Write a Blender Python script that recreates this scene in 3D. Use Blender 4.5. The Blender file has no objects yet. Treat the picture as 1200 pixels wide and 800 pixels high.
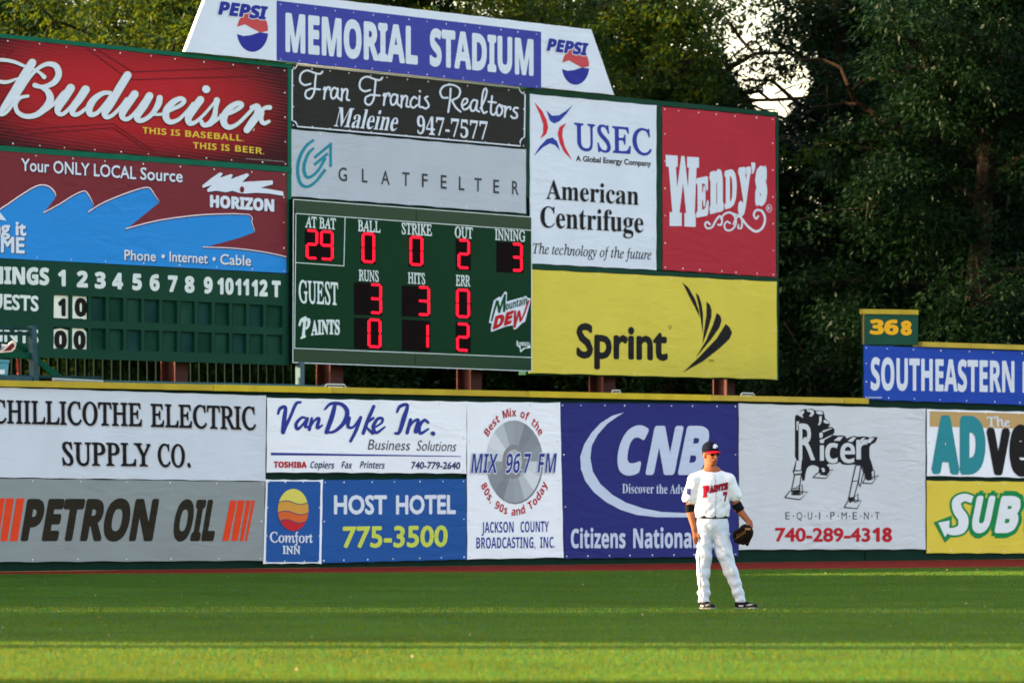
import bpy, bmesh, math, random
import numpy as np
from mathutils import Vector
from mathutils.bvhtree import BVHTree
from mathutils.geometry import tessellate_polygon

scn = bpy.context.scene
COL = scn.collection
random.seed(7)
rng = np.random.default_rng(11)

# ------------------------------------------------------------ camera, sky, sun
F = 6000.0          # focal length in photo pixels (1200 wide)
CX, HY, HC = 600.0, 587.0, 1.19    # image centre column, horizon row, camera height
cam_d = bpy.data.cameras.new('camera'); cam = bpy.data.objects.new('camera', cam_d); COL.objects.link(cam)
cam.location = (0, 0, HC); cam.rotation_euler = (math.pi / 2, 0, 0)
cam_d.sensor_width = 36; cam_d.lens = 36 * F / 1200
cam_d.shift_y = (HY - 400) / 1200
cam_d.clip_start = 0.5; cam_d.clip_end = 4000
cam_d.dof.use_dof = True; cam_d.dof.focus_distance = 68; cam_d.dof.aperture_fstop = 3.8
scn.camera = cam
scn.view_settings.view_transform = 'Standard'; scn.view_settings.look = 'None'
scn.view_settings.exposure = 2.53; scn.view_settings.gamma = 1
SUN_EL, SUN_AZ = math.radians(11.5), math.radians(-87.0)   # azimuth clockwise from +Y
world = bpy.data.worlds.new('World'); scn.world = world; world.use_nodes = True
wn = world.node_tree.nodes; wl = world.node_tree.links
sky = wn.new('ShaderNodeTexSky'); sky.sky_type = 'NISHITA'; sky.sun_disc = False
sky.sun_elevation = SUN_EL; sky.sun_rotation = SUN_AZ
sky.air_density = 1.0; sky.dust_density = 2.2; sky.ozone_density = 1.0
tint = wn.new('ShaderNodeMix'); tint.data_type = 'RGBA'; tint.blend_type = 'MULTIPLY'; tint.inputs['Factor'].default_value = 1; tint.inputs['B'].default_value = (1.2, 1.0, .88, 1)
wl.new(sky.outputs[0], tint.inputs['A']); wl.new(tint.outputs['Result'], wn['Background'].inputs[0]); wn['Background'].inputs[1].default_value = 0.15
sd = bpy.data.lights.new('sun', 'SUN'); sun = bpy.data.objects.new('sun', sd); COL.objects.link(sun)
sd.energy = 4.9; sd.angle = math.radians(0.53); sd.color = (1.0, 0.79, 0.48)
sdir = Vector((math.sin(SUN_AZ) * math.cos(SUN_EL), math.cos(SUN_AZ) * math.cos(SUN_EL), math.sin(SUN_EL)))
sun.rotation_euler = sdir.to_track_quat('Z', 'Y').to_euler()
scn.cycles.max_bounces = 6; scn.cycles.diffuse_bounces = 3; scn.cycles.transmission_bounces = 3
scn.cycles.transparent_max_bounces = 4; scn.cycles.use_denoising = True

# ------------------------------------------------------------ materials
def lin(c):
    r = []
    for v in c[:3]:
        v /= 255.0
        r.append(v / 12.92 if v <= 0.04045 else ((v + 0.055) / 1.055) ** 2.4)
    return (*r, 1)

MATS = {}
def mat(name, rgb, rough=0.6, var=0.0, vscale=3.0, bump=0.0, bscale=6.0, metal=0.0, emit=0.0, spec=0.03, kind=None, vcol=None):
    if name in MATS: return MATS[name]
    m = bpy.data.materials.new(name); m.use_nodes = True; MATS[name] = m
    nt = m.node_tree; N = nt.nodes; L = nt.links; b = N['Principled BSDF']
    col = lin(rgb)
    b.inputs['Base Color'].default_value = col; b.inputs['Roughness'].default_value = rough
    b.inputs['Metallic'].default_value = metal; b.inputs['Specular IOR Level'].default_value = spec
    geo = N.new('ShaderNodeNewGeometry')
    if emit:
        b.inputs['Emission Color'].default_value = col; b.inputs['Emission Strength'].default_value = emit
    if var:
        n = N.new('ShaderNodeTexNoise'); n.inputs['Scale'].default_value = vscale; n.inputs['Detail'].default_value = 5
        L.new(geo.outputs['Position'], n.inputs['Vector'])
        mx = N.new('ShaderNodeMix'); mx.data_type = 'RGBA'
        mx.inputs['A'].default_value = tuple(c * (1 - var) for c in col[:3]) + (1,)
        c2 = lin(vcol) if vcol else tuple(min(1, c * (1 + var)) for c in col[:3]) + (1,)
        mx.inputs['B'].default_value = c2
        rp = N.new('ShaderNodeMapRange'); rp.inputs['From Min'].default_value = .3; rp.inputs['From Max'].default_value = .7
        L.new(n.outputs['Fac'], rp.inputs['Value']); L.new(rp.outputs['Result'], mx.inputs['Factor'])
        L.new(mx.outputs['Result'], b.inputs['Base Color'])
    if kind == 'vinyl':
        # loose vinyl: soft sags, plus thin diagonal creases
        mp = N.new('ShaderNodeMapping'); mp.inputs['Rotation'].default_value = (0, math.radians(32), math.radians(45))
        mp.inputs['Scale'].default_value = (0.55, 1.0, 3.2); L.new(geo.outputs['Position'], mp.inputs['Vector'])
        n1 = N.new('ShaderNodeTexNoise'); n1.inputs['Scale'].default_value = 1.5; n1.inputs['Detail'].default_value = 1.5
        n1.inputs['Distortion'].default_value = 0.8; L.new(mp.outputs[0], n1.inputs['Vector'])
        mp2 = N.new('ShaderNodeMapping'); mp2.inputs['Rotation'].default_value = (0, math.radians(-50), math.radians(45))
        mp2.inputs['Scale'].default_value = (0.5, 1.0, 2.6); L.new(geo.outputs['Position'], mp2.inputs['Vector'])
        n2 = N.new('ShaderNodeTexNoise'); n2.inputs['Scale'].default_value = 1.1; n2.inputs['Detail'].default_value = 2
        n2.inputs['Distortion'].default_value = 1.2; L.new(mp2.outputs[0], n2.inputs['Vector'])
        # crease = ridge of n2
        s1 = N.new('ShaderNodeMath'); s1.operation = 'SUBTRACT'; s1.inputs[1].default_value = .5; L.new(n2.outputs['Fac'], s1.inputs[0])
        s2 = N.new('ShaderNodeMath'); s2.operation = 'ABSOLUTE'; L.new(s1.outputs[0], s2.inputs[0])
        s3 = N.new('ShaderNodeMapRange'); s3.inputs['From Min'].default_value = 0; s3.inputs['From Max'].default_value = .035
        s3.inputs['To Min'].default_value = .16; s3.inputs['To Max'].default_value = 0; L.new(s2.outputs[0], s3.inputs['Value'])
        n3 = N.new('ShaderNodeTexNoise'); n3.inputs['Scale'].default_value = 0.9; L.new(geo.outputs['Position'], n3.inputs['Vector'])
        s5 = N.new('ShaderNodeMapRange'); s5.inputs['From Min'].default_value = .5; s5.inputs['From Max'].default_value = .68
        L.new(n3.outputs['Fac'], s5.inputs['Value'])
        s6 = N.new('ShaderNodeMath'); s6.operation = 'MULTIPLY'; L.new(s3.outputs[0], s6.inputs[0]); L.new(s5.outputs[0], s6.inputs[1])
        n4 = N.new('ShaderNodeTexNoise'); n4.inputs['Scale'].default_value = 0.45; L.new(geo.outputs['Position'], n4.inputs['Vector'])
        s7 = N.new('ShaderNodeMapRange'); s7.inputs['From Min'].default_value = .38; s7.inputs['From Max'].default_value = .66; s7.inputs['To Min'].default_value = .25; s7.inputs['To Max'].default_value = 1.5; L.new(n4.outputs['Fac'], s7.inputs['Value'])
        s8 = N.new('ShaderNodeMath'); s8.operation = 'MULTIPLY'; L.new(n1.outputs['Fac'], s8.inputs[0]); L.new(s7.outputs[0], s8.inputs[1])
        s4 = N.new('ShaderNodeMath'); s4.operation = 'ADD'; L.new(s8.outputs[0], s4.inputs[0]); L.new(s6.outputs[0], s4.inputs[1])
        bp = N.new('ShaderNodeBump'); bp.inputs['Strength'].default_value = 1.0; bp.inputs['Distance'].default_value = bump
        L.new(s4.outputs[0], bp.inputs['Height']); L.new(bp.outputs[0], b.inputs['Normal'])
    elif bump:
        n = N.new('ShaderNodeTexNoise'); n.inputs['Scale'].default_value = bscale; n.inputs['Detail'].default_value = 4
        L.new(geo.outputs['Position'], n.inputs['Vector'])
        bp = N.new('ShaderNodeBump'); bp.inputs['Strength'].default_value = 1; bp.inputs['Distance'].default_value = bump
        L.new(n.outputs['Fac'], bp.inputs['Height']); L.new(bp.outputs[0], b.inputs['Normal'])
    return m

VB = 0.016
def vinyl(rgb, bump=VB, rough=.5):
    return mat('vinyl_%d_%d_%d' % tuple(rgb), rgb, rough, var=.035, vscale=1.3, bump=bump, kind='vinyl', spec=.04)

# ------------------------------------------------------------ object helpers
def tag(o, label=None, cat=None, group=None, kind=None):
    if label: o['label'] = label
    if cat: o['category'] = cat
    if group: o['group'] = group
    if kind: o['kind'] = kind
    return o

def thing(name, loc, label, cat, group=None):
    o = bpy.data.objects.new(name, None); COL.objects.link(o); o.location = loc; o.empty_display_size = .2
    return tag(o, label, cat, group)

def wloc(o):
    v = Vector((0, 0, 0))
    while o is not None:
        v += o.location; o = o.parent
    return v

def mesh_obj(name, verts, faces, m, parent=None, smooth=False, origin=None):
    """world-space verts; children are stored relative to their parent"""
    base = wloc(parent) if parent else Vector(origin or (0, 0, 0))
    V = np.asarray(verts, dtype=np.float64) - np.array(base)
    me = bpy.data.meshes.new(name)
    me.from_pydata(V.tolist(), [], [tuple(f) for f in faces]); me.update()
    if m: me.materials.append(m)
    if smooth: me.polygons.foreach_set('use_smooth', [True] * len(me.polygons))
    o = bpy.data.objects.new(name, me); COL.objects.link(o)
    if parent: o.parent = parent
    else: o.location = base
    return o

def np_mesh(name, V, tris, m, parent=None, smooth=False, origin=None, quads=False):
    base = np.array(wloc(parent) if parent else (origin or (0, 0, 0)), dtype=np.float32)
    V = (np.asarray(V, dtype=np.float32) - base)
    k = 4 if quads else 3
    me = bpy.data.meshes.new(name); n = len(tris)
    me.vertices.add(len(V)); me.vertices.foreach_set('co', V.ravel())
    me.loops.add(n * k); me.loops.foreach_set('vertex_index', np.asarray(tris, dtype=np.int32).ravel())
    me.polygons.add(n); me.polygons.foreach_set('loop_start', np.arange(0, n * k, k, dtype=np.int32))
    me.update(calc_edges=True); me.validate()
    if smooth: me.polygons.foreach_set('use_smooth', np.ones(len(me.polygons), dtype=bool))
    if m: me.materials.append(m)
    o = bpy.data.objects.new(name, me); COL.objects.link(o)
    if parent: o.parent = parent
    else: o.location = Vector([float(c) for c in base])
    return o

class MB:
    def __init__(s): s.v = []; s.f = []
    def add(s, V, Fc):
        n = len(s.v); s.v += [tuple(v) for v in V]; s.f += [tuple(i + n for i in f) for f in Fc]; return s
    def box(s, c, d, ax=None):
        """box centre c, full sizes d along axes ax (list of 3 unit vectors)"""
        ax = ax or (Vector((1, 0, 0)), Vector((0, 1, 0)), Vector((0, 0, 1)))
        c = Vector(c); V = []
        for k in (-.5, .5):
            for j in (-.5, .5):
                for i in (-.5, .5): V.append(c + ax[0] * d[0] * i + ax[1] * d[1] * j + ax[2] * d[2] * k)
        return s.add(V, [(0, 2, 3, 1), (4, 5, 7, 6), (0, 1, 5, 4), (2, 6, 7, 3), (0, 4, 6, 2), (1, 3, 7, 5)])
    def tube(s, pts, rad, n=6):
        pts = [Vector(p) for p in pts]; rings = []
        for i, p in enumerate(pts):
            t = (pts[min(i + 1, len(pts) - 1)] - pts[max(i - 1, 0)]).normalized()
            a = t.cross(Vector((.3, .2, 1))); a = a.normalized() if a.length > 1e-4 else Vector((1, 0, 0)); b = t.cross(a)
            r = rad[i] if hasattr(rad, '__len__') else rad
            rings.append([p + (a * math.cos(2 * math.pi * k / n) + b * math.sin(2 * math.pi * k / n)) * r for k in range(n)])
        V = [v for r in rings for v in r]; Fc = []
        for i in range(len(rings) - 1):
            for k in range(n):
                Fc.append((i * n + k, i * n + (k + 1) % n, (i + 1) * n + (k + 1) % n, (i + 1) * n + k))
        Fc.append(tuple(range(n))[::-1]); Fc.append(tuple((len(rings) - 1) * n + k for k in range(n)))
        return s.add(V, Fc)
    def build(s, name, m, parent=None, smooth=False, origin=None):
        return mesh_obj(name, s.v, s.f, m, parent, smooth, origin)

# ------------------------------------------------------------ upright planes in the place, addressed through the survey of the photo
class Plane:
    def __init__(s, P0, d):
        s.P = Vector((P0[0], P0[1])); s.d = Vector(d).normalized(); s.n = Vector((s.d.y, -s.d.x))   # n faces the camera side
        s.D3 = Vector((s.d.x, s.d.y, 0)); s.N3 = Vector((s.n.x, s.n.y, 0)); s.AX = (s.D3, s.N3, Vector((0, 0, 1)))
    def map(s, px, py, off=0.0):
        rx = (px - CX) / F
        P = s.P + s.n * off
        t = P.dot(s.n) / (rx * s.n.x + s.n.y)
        return Vector((rx * t, t, HC + (HY - py) / F * t))
    def s_of(s, px): p = s.map(px, HY); return (Vector((p.x, p.y)) - s.P).dot(s.d)
    def at(s, u, z, off=0.0):
        q = s.P + s.d * u + s.n * off; return Vector((q.x, q.y, z))

W = Plane((-8.68, 86.8), (15.74, 15.3))
def bplane(px, D, vp):
    a = math.atan((vp - CX) / F); return Plane(((px - CX) / F * D, D), (math.sin(a), math.cos(a)))
B = bplane(340, 96.0, 5500)

def prism_px(poly, pl, off, th):
    """polygon given by photo corners, lying on plane pl at offset off, th thick towards the back"""
    fr = [pl.map(x, y, off) for x, y in poly]; bk = [p - pl.N3 * th for p in fr]; n = len(poly)
    tris = tessellate_polygon([[Vector((x, y, 0)) for x, y in poly]])
    Fc = [tuple(t) for t in tris] + [tuple(i + n for i in t) for t in tris] + [(i, (i + 1) % n, (i + 1) % n + n, i + n) for i in range(n)]
    return fr + bk, Fc

def panel(name, poly, pl, off, th, m, parent, label=None):
    mb = MB(); mb.add(*prism_px(poly, pl, off, th)); o = mb.build(name, m, parent)
    if label: o['label'] = label
    return o

LAY = 0.0035
def shape(name, polys, pl, off, m, parent, label=None, z0=0, dx=0, dy=0, k=1.0):
    """flat print: polygons in (scaled) photo coordinates"""
    mb = MB()
    for i, poly in enumerate(polys):
        P = [(dx + x * k, dy + y * k) for x, y in poly]
        tris = tessellate_polygon([[Vector((x, y, 0)) for x, y in P]])
        mb.add([pl.map(x, y, off + i * .0006) for x, y in P], [tuple(t) for t in tris])
    o = mb.build(name, m, parent)
    if label: o['label'] = label
    return o

def smooth_pts(pts, sub=6):
    A = np.array(pts, float)
    if len(A) < 3: return A
    P = np.vstack([2 * A[0] - A[1], A, 2 * A[-1] - A[-2]]); out = []
    for i in range(1, len(P) - 2):
        for t in np.linspace(0, 1, sub, endpoint=False):
            out.append(.5 * ((2 * P[i]) + (-P[i - 1] + P[i + 1]) * t + (2 * P[i - 1] - 5 * P[i] + 4 * P[i + 1] - P[i + 2]) * t ** 2 + (-P[i - 1] + 3 * P[i] - 3 * P[i + 1] + P[i + 2]) * t ** 3))
    out.append(A[-1]); return np.array(out)

def strokes(name, S, pl, off, m, parent, dx=0, dy=0, k=1.0, w=1.0, grow=0.0, sx=0, sy=0, label=None, sub=6, cap=True):
    """painted strokes: each a list of (x, y[, width]) in zoomed photo coordinates"""
    mb = MB()
    for si, st in enumerate(S):
        A = np.array([(p[0], p[1], (p[2] if len(p) > 2 else w)) for p in st], float)
        A = smooth_pts(A, sub); X = dx + A[:, 0] * k + sx; Y = dy + A[:, 1] * k + sy; R = A[:, 2] * k / 2 + grow
        T = np.gradient(np.stack([X, Y], 1), axis=0); T /= np.maximum(np.linalg.norm(T, axis=1, keepdims=True), 1e-6)
        NN = np.stack([-T[:, 1], T[:, 0]], 1); pts = []; n = len(X)
        L = [(X[i] + NN[i, 0] * R[i], Y[i] + NN[i, 1] * R[i]) for i in range(n)]
        Rr = [(X[i] - NN[i, 0] * R[i], Y[i] - NN[i, 1] * R[i]) for i in range(n)]
        V = []; Fc = []
        for i in range(n):
            o_ = off + si * .0003 + .0008 * i / n
            V += [pl.map(*L[i], o_), pl.map(*Rr[i], o_)]
        for i in range(n - 1): Fc.append((2 * i, 2 * i + 1, 2 * i + 3, 2 * i + 2))
        mb.add(V, Fc)
        if cap:
            for e, sg in ((0, -1), (n - 1, 1)):
                a0 = math.atan2(NN[e, 1], NN[e, 0]); c = (X[e], Y[e]); o_ = off + si * .0003 + (.0008 * (n - 1) / n if e else 0)
                ring = [(c[0] + R[e] * math.cos(a0 - sg * math.pi * q / 6), c[1] + R[e] * math.sin(a0 - sg * math.pi * q / 6)) for q in range(7)]
                mb.add([pl.map(*c, o_)] + [pl.map(*p, o_) for p in ring], [(0, q + 1, q + 2) for q in range(6)])
    o = mb.build(name, m, parent)
    if label: o['label'] = label
    return o

# ------------------------------------------------------------ lettering from Blender's built-in typeface (and its maths alphabets)
ALPH = {'sans': (None, None), 'bserif': (0x1D400, 0x1D7CE), 'iserif': (0x1D434, None), 
        'bsans': (0x1D5D4, 0x1D7EC)}
def enc(s, st):
    b, dg = ALPH[st]; o = ''
    for ch in s:
        if b and 'A' <= ch <= 'Z': o += chr(b + ord(ch) - 65)
        elif b and 'a' <= ch <= 'z': o += '\u210e' if (st == 'iserif' and ch == 'h') else chr(b + 26 + ord(ch) - 97)
        elif dg and ch.isdigit(): o += chr(dg + ord(ch) - 48)
        else: o += ch
    return o
_GC = {}
def glyphs(s, st, emb=0.0, sp=1.0):
    """emb > 0 thickens the letters by stacking shifted copies (returned as layers)"""
    V, Fc = glyph0(s, st, min(emb, 0), sp)
    if emb <= 0: return V, Fc
    n = len(V); K = 8; Vs = [V]; Fs_ = list(Fc)
    for k in range(K):
        a = 2 * math.pi * k / K; Vs.append(V + np.array([math.cos(a), math.sin(a)]) * emb); Fs_ += [tuple(i + n * (k + 1) for i in f) for f in Fc]
    return np.vstack(Vs), Fs_
_ST = {}
def _lines(L, st, emb):
    """mesh of a text block, one entry of L per widely spaced line -> per-line (verts, faces)"""
    c = bpy.data.curves.new('tmp', 'FONT'); c.body = '\n'.join(enc(q, st) for q in L); c.size = 1; c.space_line = 6; c.offset = emb; c.resolution_u = 3; c.fill_mode = 'FRONT'
    o = bpy.data.objects.new('tmp', c); COL.objects.link(o); me = bpy.data.meshes.new_from_object(o)
    V = np.zeros(len(me.vertices) * 3); me.vertices.foreach_get('co', V); V = V.reshape(-1, 3)[:, :2].copy(); Fc = [tuple(p.vertices) for p in me.polygons]
    bpy.data.objects.remove(o); bpy.data.curves.remove(c); bpy.data.meshes.remove(me)
    row = np.round(-(V[:, 1] - .3) / 6.0).astype(int); out = []
    for i in range(len(L)):
        ids = np.where(row == i)[0]; mp = {int(k): j for j, k in enumerate(ids)}; W_ = V[ids].copy(); W_[:, 1] += 6.0 * i; out.append((W_, mp))
    FF = [[] for _ in L]
    for f in Fc: FF[row[f[0]]].append(tuple(out[row[f[0]]][1][k] for k in f))
    return [(o_[0], f) for o_, f in zip(out, FF)]
BARW = [None]
def style(st, need):
    """fetch glyphs of a style on demand: each is set as 'x|' so that the bar tells its advance width"""
    D = _ST.setdefault(st, {}); miss = [ch for ch in dict.fromkeys(need) if ch not in D]
    if BARW[0] is None:
        g = _lines(['|', ' |'], 'sans', 0); BARW[0] = (g[0][0][:, 0].min(), g[0][0][:, 0].max(), g[1][0][:, 0].max() - g[0][0][:, 0].max())
    b0, b1, spw = BARW[0]; D.setdefault(' ', (None, None, spw))
    miss = [ch for ch in miss if ch != ' ']
    if miss:
        for ch, (V, Fc) in zip(miss, _lines([ch + '|' for ch in miss], st, 0)):
            mx = V[:, 0].max(); keep = [i for i in range(len(V)) if V[i, 0] < mx - (b1 - b0) - 1e-4]; mp = {k: j for j, k in enumerate(keep)}
            D[ch] = (V[keep], [tuple(mp[i] for i in f) for f in Fc if all(i in mp for i in f)], mx - b1)
    return D
def glyph0(s, st, emb=0.0, sp=1.0):
    D = style(st, s); x = 0.0; Vs = []; Fs_ = []; n = 0
    for ch in s:
        V, Fc, ad = D[ch]
        if ch != ' ': Vs.append(V + np.array([x, 0])); Fs_ += [tuple(i + n for i in f) for f in Fc]; n += len(V)
        x += ad * sp
    return np.vstack(Vs), Fs_
_CH = {}
def capheight(st, emb):
    k = (st, emb)
    if k not in _CH:
        V, _ = glyphs('H', st, emb); _CH[k] = (V[:, 1].min(), V[:, 1].max())
    return _CH[k]

def text(parent, pl, s, st, x0, y0, x1, y1, h, m, off, h2=None, emb=0.0, sh=0.0, sp=1.0, name='lettering', label=None, grow=0.0, sx=0, sy=0, arch=0.0):
    """ink of string s runs from photo column x0 to x1, baseline y0 -> y1, cap height h (-> h2)"""
    V, Fc = glyphs(s, st, emb, sp)
    Vg, Fg = (V, Fc)
    if grow: Vg, Fg = glyphs(s, st, emb + grow, sp)
    lo, hi = capheight(st, emb)
    sl = {'iserif': -.285}.get(st, 0) if sh == 'up' else 0
    shv = 0 if sh == 'up' else sh
    X = V[:, 0] + sl * (V[:, 1] - lo); xa, xb = X.min(), X.max()
    Xg = Vg[:, 0] + sl * (Vg[:, 1] - lo); u = (Xg - xa) / (xb - xa); v = (Vg[:, 1] - lo) / (hi - lo)
    h2 = h2 or h; H = h + (h2 - h) * u
    wpx = (x1 - x0) - abs(shv) * h
    px = x0 + wpx * u + shv * v * H + sx
    py = y0 + (y1 - y0) * u - v * H + sy - arch * 4 * u * (1 - u)
    lay = len(px) // 9 if (emb + grow) > 0 else len(px) + 1
    P = [pl.map(a, b, off + .0002 * (i // lay)) for i, (a, b) in enumerate(zip(px, py))]
    o = mesh_obj(name, P, Fg, m, parent)
    if label: o['label'] = label
    return o

def arc_text(parent, pl, s, st, c, r, asp, a0, a1, h, m, off, emb=0, inside=False, label=None):
    """letters round an ellipse, centre c, vertical radius r, from angle a0 to a1 (degrees)"""
    lo, hi = capheight(st, emb); mb = MB(); adv = []
    for ch in s:
        if ch == ' ': adv.append((None, .42)); continue
        V, Fc = glyphs(ch, st, emb); w = V[:, 0].max() - V[:, 0].min(); adv.append(((V, Fc), w + .09))
    tot = sum(a for _, a in adv) - .09; run = 0
    for g, a in adv:
        if g is None: run += a; continue
        V, Fc = g; w = a - .09; t = (run + w / 2) / tot; ang = math.radians(a0 + (a1 - a0) * t); run += a
        k = h / (hi - lo); X = (V[:, 0] - (V[:, 0].min() + V[:, 0].max()) / 2) * k; Y = (V[:, 1] - lo) * k - h / 2
        ca, sa = math.cos(ang), math.sin(ang)
        if inside: rx, ry = (-sa, ca), (-ca, -sa)      # bottom arc, read left to right
        else: rx, ry = (sa, -ca), (ca, sa)
        gx = r * ca + X * rx[0] + Y * ry[0]; gy = r * sa + X * rx[1] + Y * ry[1]
        mb.add([pl.map(c[0] + x * asp, c[1] - y, off) for x, y in zip(gx, gy)], Fc)
    o = mb.build('lettering', m, parent)
    if label: o['label'] = label
    return o

def ell(cx, cy, rx, ry, n=28, a0=0, a1=360):
    return [(cx + rx * math.cos(math.radians(a0 + (a1 - a0) * i / n)), cy - ry * math.sin(math.radians(a0 + (a1 - a0) * i / n))) for i in range(n + (0 if a1 - a0 == 360 else 1))]

# ------------------------------------------------------------ banners
GROM = mat('grommet_metal', (225, 225, 222), .4, metal=.0)
def banner(quad, pl, off, m, label, nx=40, ng=8, nv=3, cat='banner', group=None, sag=.7, name='banner', grom=True, inset=3.2, edge=None):
    """a vinyl sheet: TL, TR, BR, BL photo corners; edges sag slightly between the grommets"""
    TL, TR, BR, BL = [np.array(q, float) for q in quad]
    def P(u, v): return (TL * (1 - u) + TR * u) * (1 - v) + (BL * (1 - u) + BR * u) * v
    ny = max(8, nx // 3); pts = []; fx = []
    r2 = random.Random(int(TL[0] * 7 + TL[1]))
    ph = [r2.uniform(.6, 1.3) for _ in range(60)]
    W_, H_ = np.linalg.norm(TR - TL), np.linalg.norm(BL - TL)
    for j in range(ny + 1):
        v = j / ny
        for i in range(nx + 1):
            u = i / nx; p = P(u, v)
            sg = abs(math.sin(math.pi * u * ng)) * sag * ph[int(u * ng * .999)]
            sv = abs(math.sin(math.pi * v * nv)) * sag * .6 * ph[20 + int(v * nv * .999)]
            wv = max(0, 1 - v * H_ / 8); wb = max(0, 1 - (1 - v) * H_ / 8); wl_ = max(0, 1 - u * W_ / 8); wr = max(0, 1 - (1 - u) * W_ / 8)
            p = p + np.array([sv * wl_ - sv * wr, sg * wv - sg * wb * 1.1])
            pts.append(p)
    V = [pl.map(p[0], p[1], off) for p in pts]; n = len(V)
    V += [v - pl.N3 * .012 for v in V]; Fc = []
    for j in range(ny):
        for i in range(nx):
            a = j * (nx + 1) + i; q = (a, a + 1, a + nx + 2, a + nx + 1); Fc.append(q[::-1]); Fc.append(tuple(k + n for k in q))
    ring = [i for i in range(nx + 1)] + [j * (nx + 1) + nx for j in range(1, ny + 1)] + [ny * (nx + 1) + i for i in range(nx - 1, -1, -1)] + [j * (nx + 1) for j in range(ny - 1, 0, -1)]
    for a, b in zip(ring, ring[1:] + ring[:1]): Fc.append((a, b, b + n, a + n))
    base = pl.map(*((BL + BR) / 2), off)
    root = thing(name, base, label, cat, group)
    sheet = mesh_obj('sheet', V, Fc, m, root)
    uv = sheet.data.uv_layers.new(name='uv'); U = [(i / nx, 1 - j / ny) for j in range(ny + 1) for i in range(nx + 1)] * 2
    for lp in sheet.data.loops: uv.data[lp.index].uv = U[lp.vertex_index]
    if grom:
        mb = MB(); G = []
        for i in range(ng + 1):
            u = min(max(i / ng, inset / W_), 1 - inset / W_)
            for v in (inset / H_, 1 - inset / H_): G.append(P(u, v) + np.array([r2.uniform(-3, 3) if 0 < i < ng else 0, 0]))
        for j in range(1, nv):
            for u in (inset / W_, 1 - inset / W_): G.append(P(u, j / nv))
        for g in G:
            c = pl.map(g[0], g[1], off + .012); r = r2.uniform(.7, 1.05) / F * c.y
            ring = [c + (pl.D3 * math.cos(a) + Vector((0, 0, 1)) * math.sin(a)) * r for a in [k * math.pi / 3 for k in range(6)]]
            mb.add(ring + [q - pl.N3 * .012 for q in ring], [(0, 1, 2, 3, 4, 5)] + [(k, (k + 1) % 6, (k + 1) % 6 + 6, k + 6) for k in range(6)])
        o = mb.build('grommets', GROM, root); o['kind'] = 'stuff'
    return root

# ============================================================ SETTING
WL = -55.0; WR = 37.0      # outfield wall extent along its line (metres)
def back(px, py): Y = F * HC / (py - HY); return ((px - CX) / F * Y, Y)
GE = [(-52, 33), back(0, 673), back(600, 670), back(1200, 664.3), (30, 113.5)]
m_soil = mat('bare_soil', (96, 78, 58), .95, var=.25, vscale=.6)
m_clay = mat('brick_dust', (118, 34, 25), .95, var=.22, vscale=2.2, bump=.02, bscale=25)
m_turf = mat('turf', (31, 72, 28), .95, var=.25, vscale=.8, spec=.1)
mesh_obj('ground', [(-1500, -400, -.03), (1500, -400, -.03), (1500, 2500, -.03), (-1500, 2500, -.03)], [(0, 1, 2, 3)], m_soil)['kind'] = 'structure'
tv = [W.at(u, -.012, .02) for u in (WL, 0, 12, WR)]
tr = tv + [Vector((x, y, -.012)) for x, y in reversed(GE)]
# clay strip between the turf edge and the wall
ga = GE
V = [Vector((x, y, -.008)) for x, y in ga] + [W.at(u, -.008, -.1) for u in (WL, 0, 11, 22, 37)]
mesh_obj('warning_track', V, [(i, i + 1, i + 6, i + 5) for i in range(4)], m_clay)['kind'] = 'structure'
# the turf edge wanders a little
ev = []
for (x0, y0), (x1, y1) in zip(GE[:-1], GE[1:]):
    n = int(math.hypot(x1 - x0, y1 - y0) / .5)
    for i in range(n): ev.append((x0 + (x1 - x0) * i / n, y0 + (y1 - y0) * i / n + random.uniform(-.3, .3), 0))
ev.append((*GE[-1], 0))
gv = ev + [(x, -15, 0) for x, y, z in ev]; n = len(ev)
mesh_obj('outfield_grass', gv, [(i + n, i + 1 + n, i + 1, i) for i in range(n - 1)], m_turf)['kind'] = 'structure'

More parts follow.
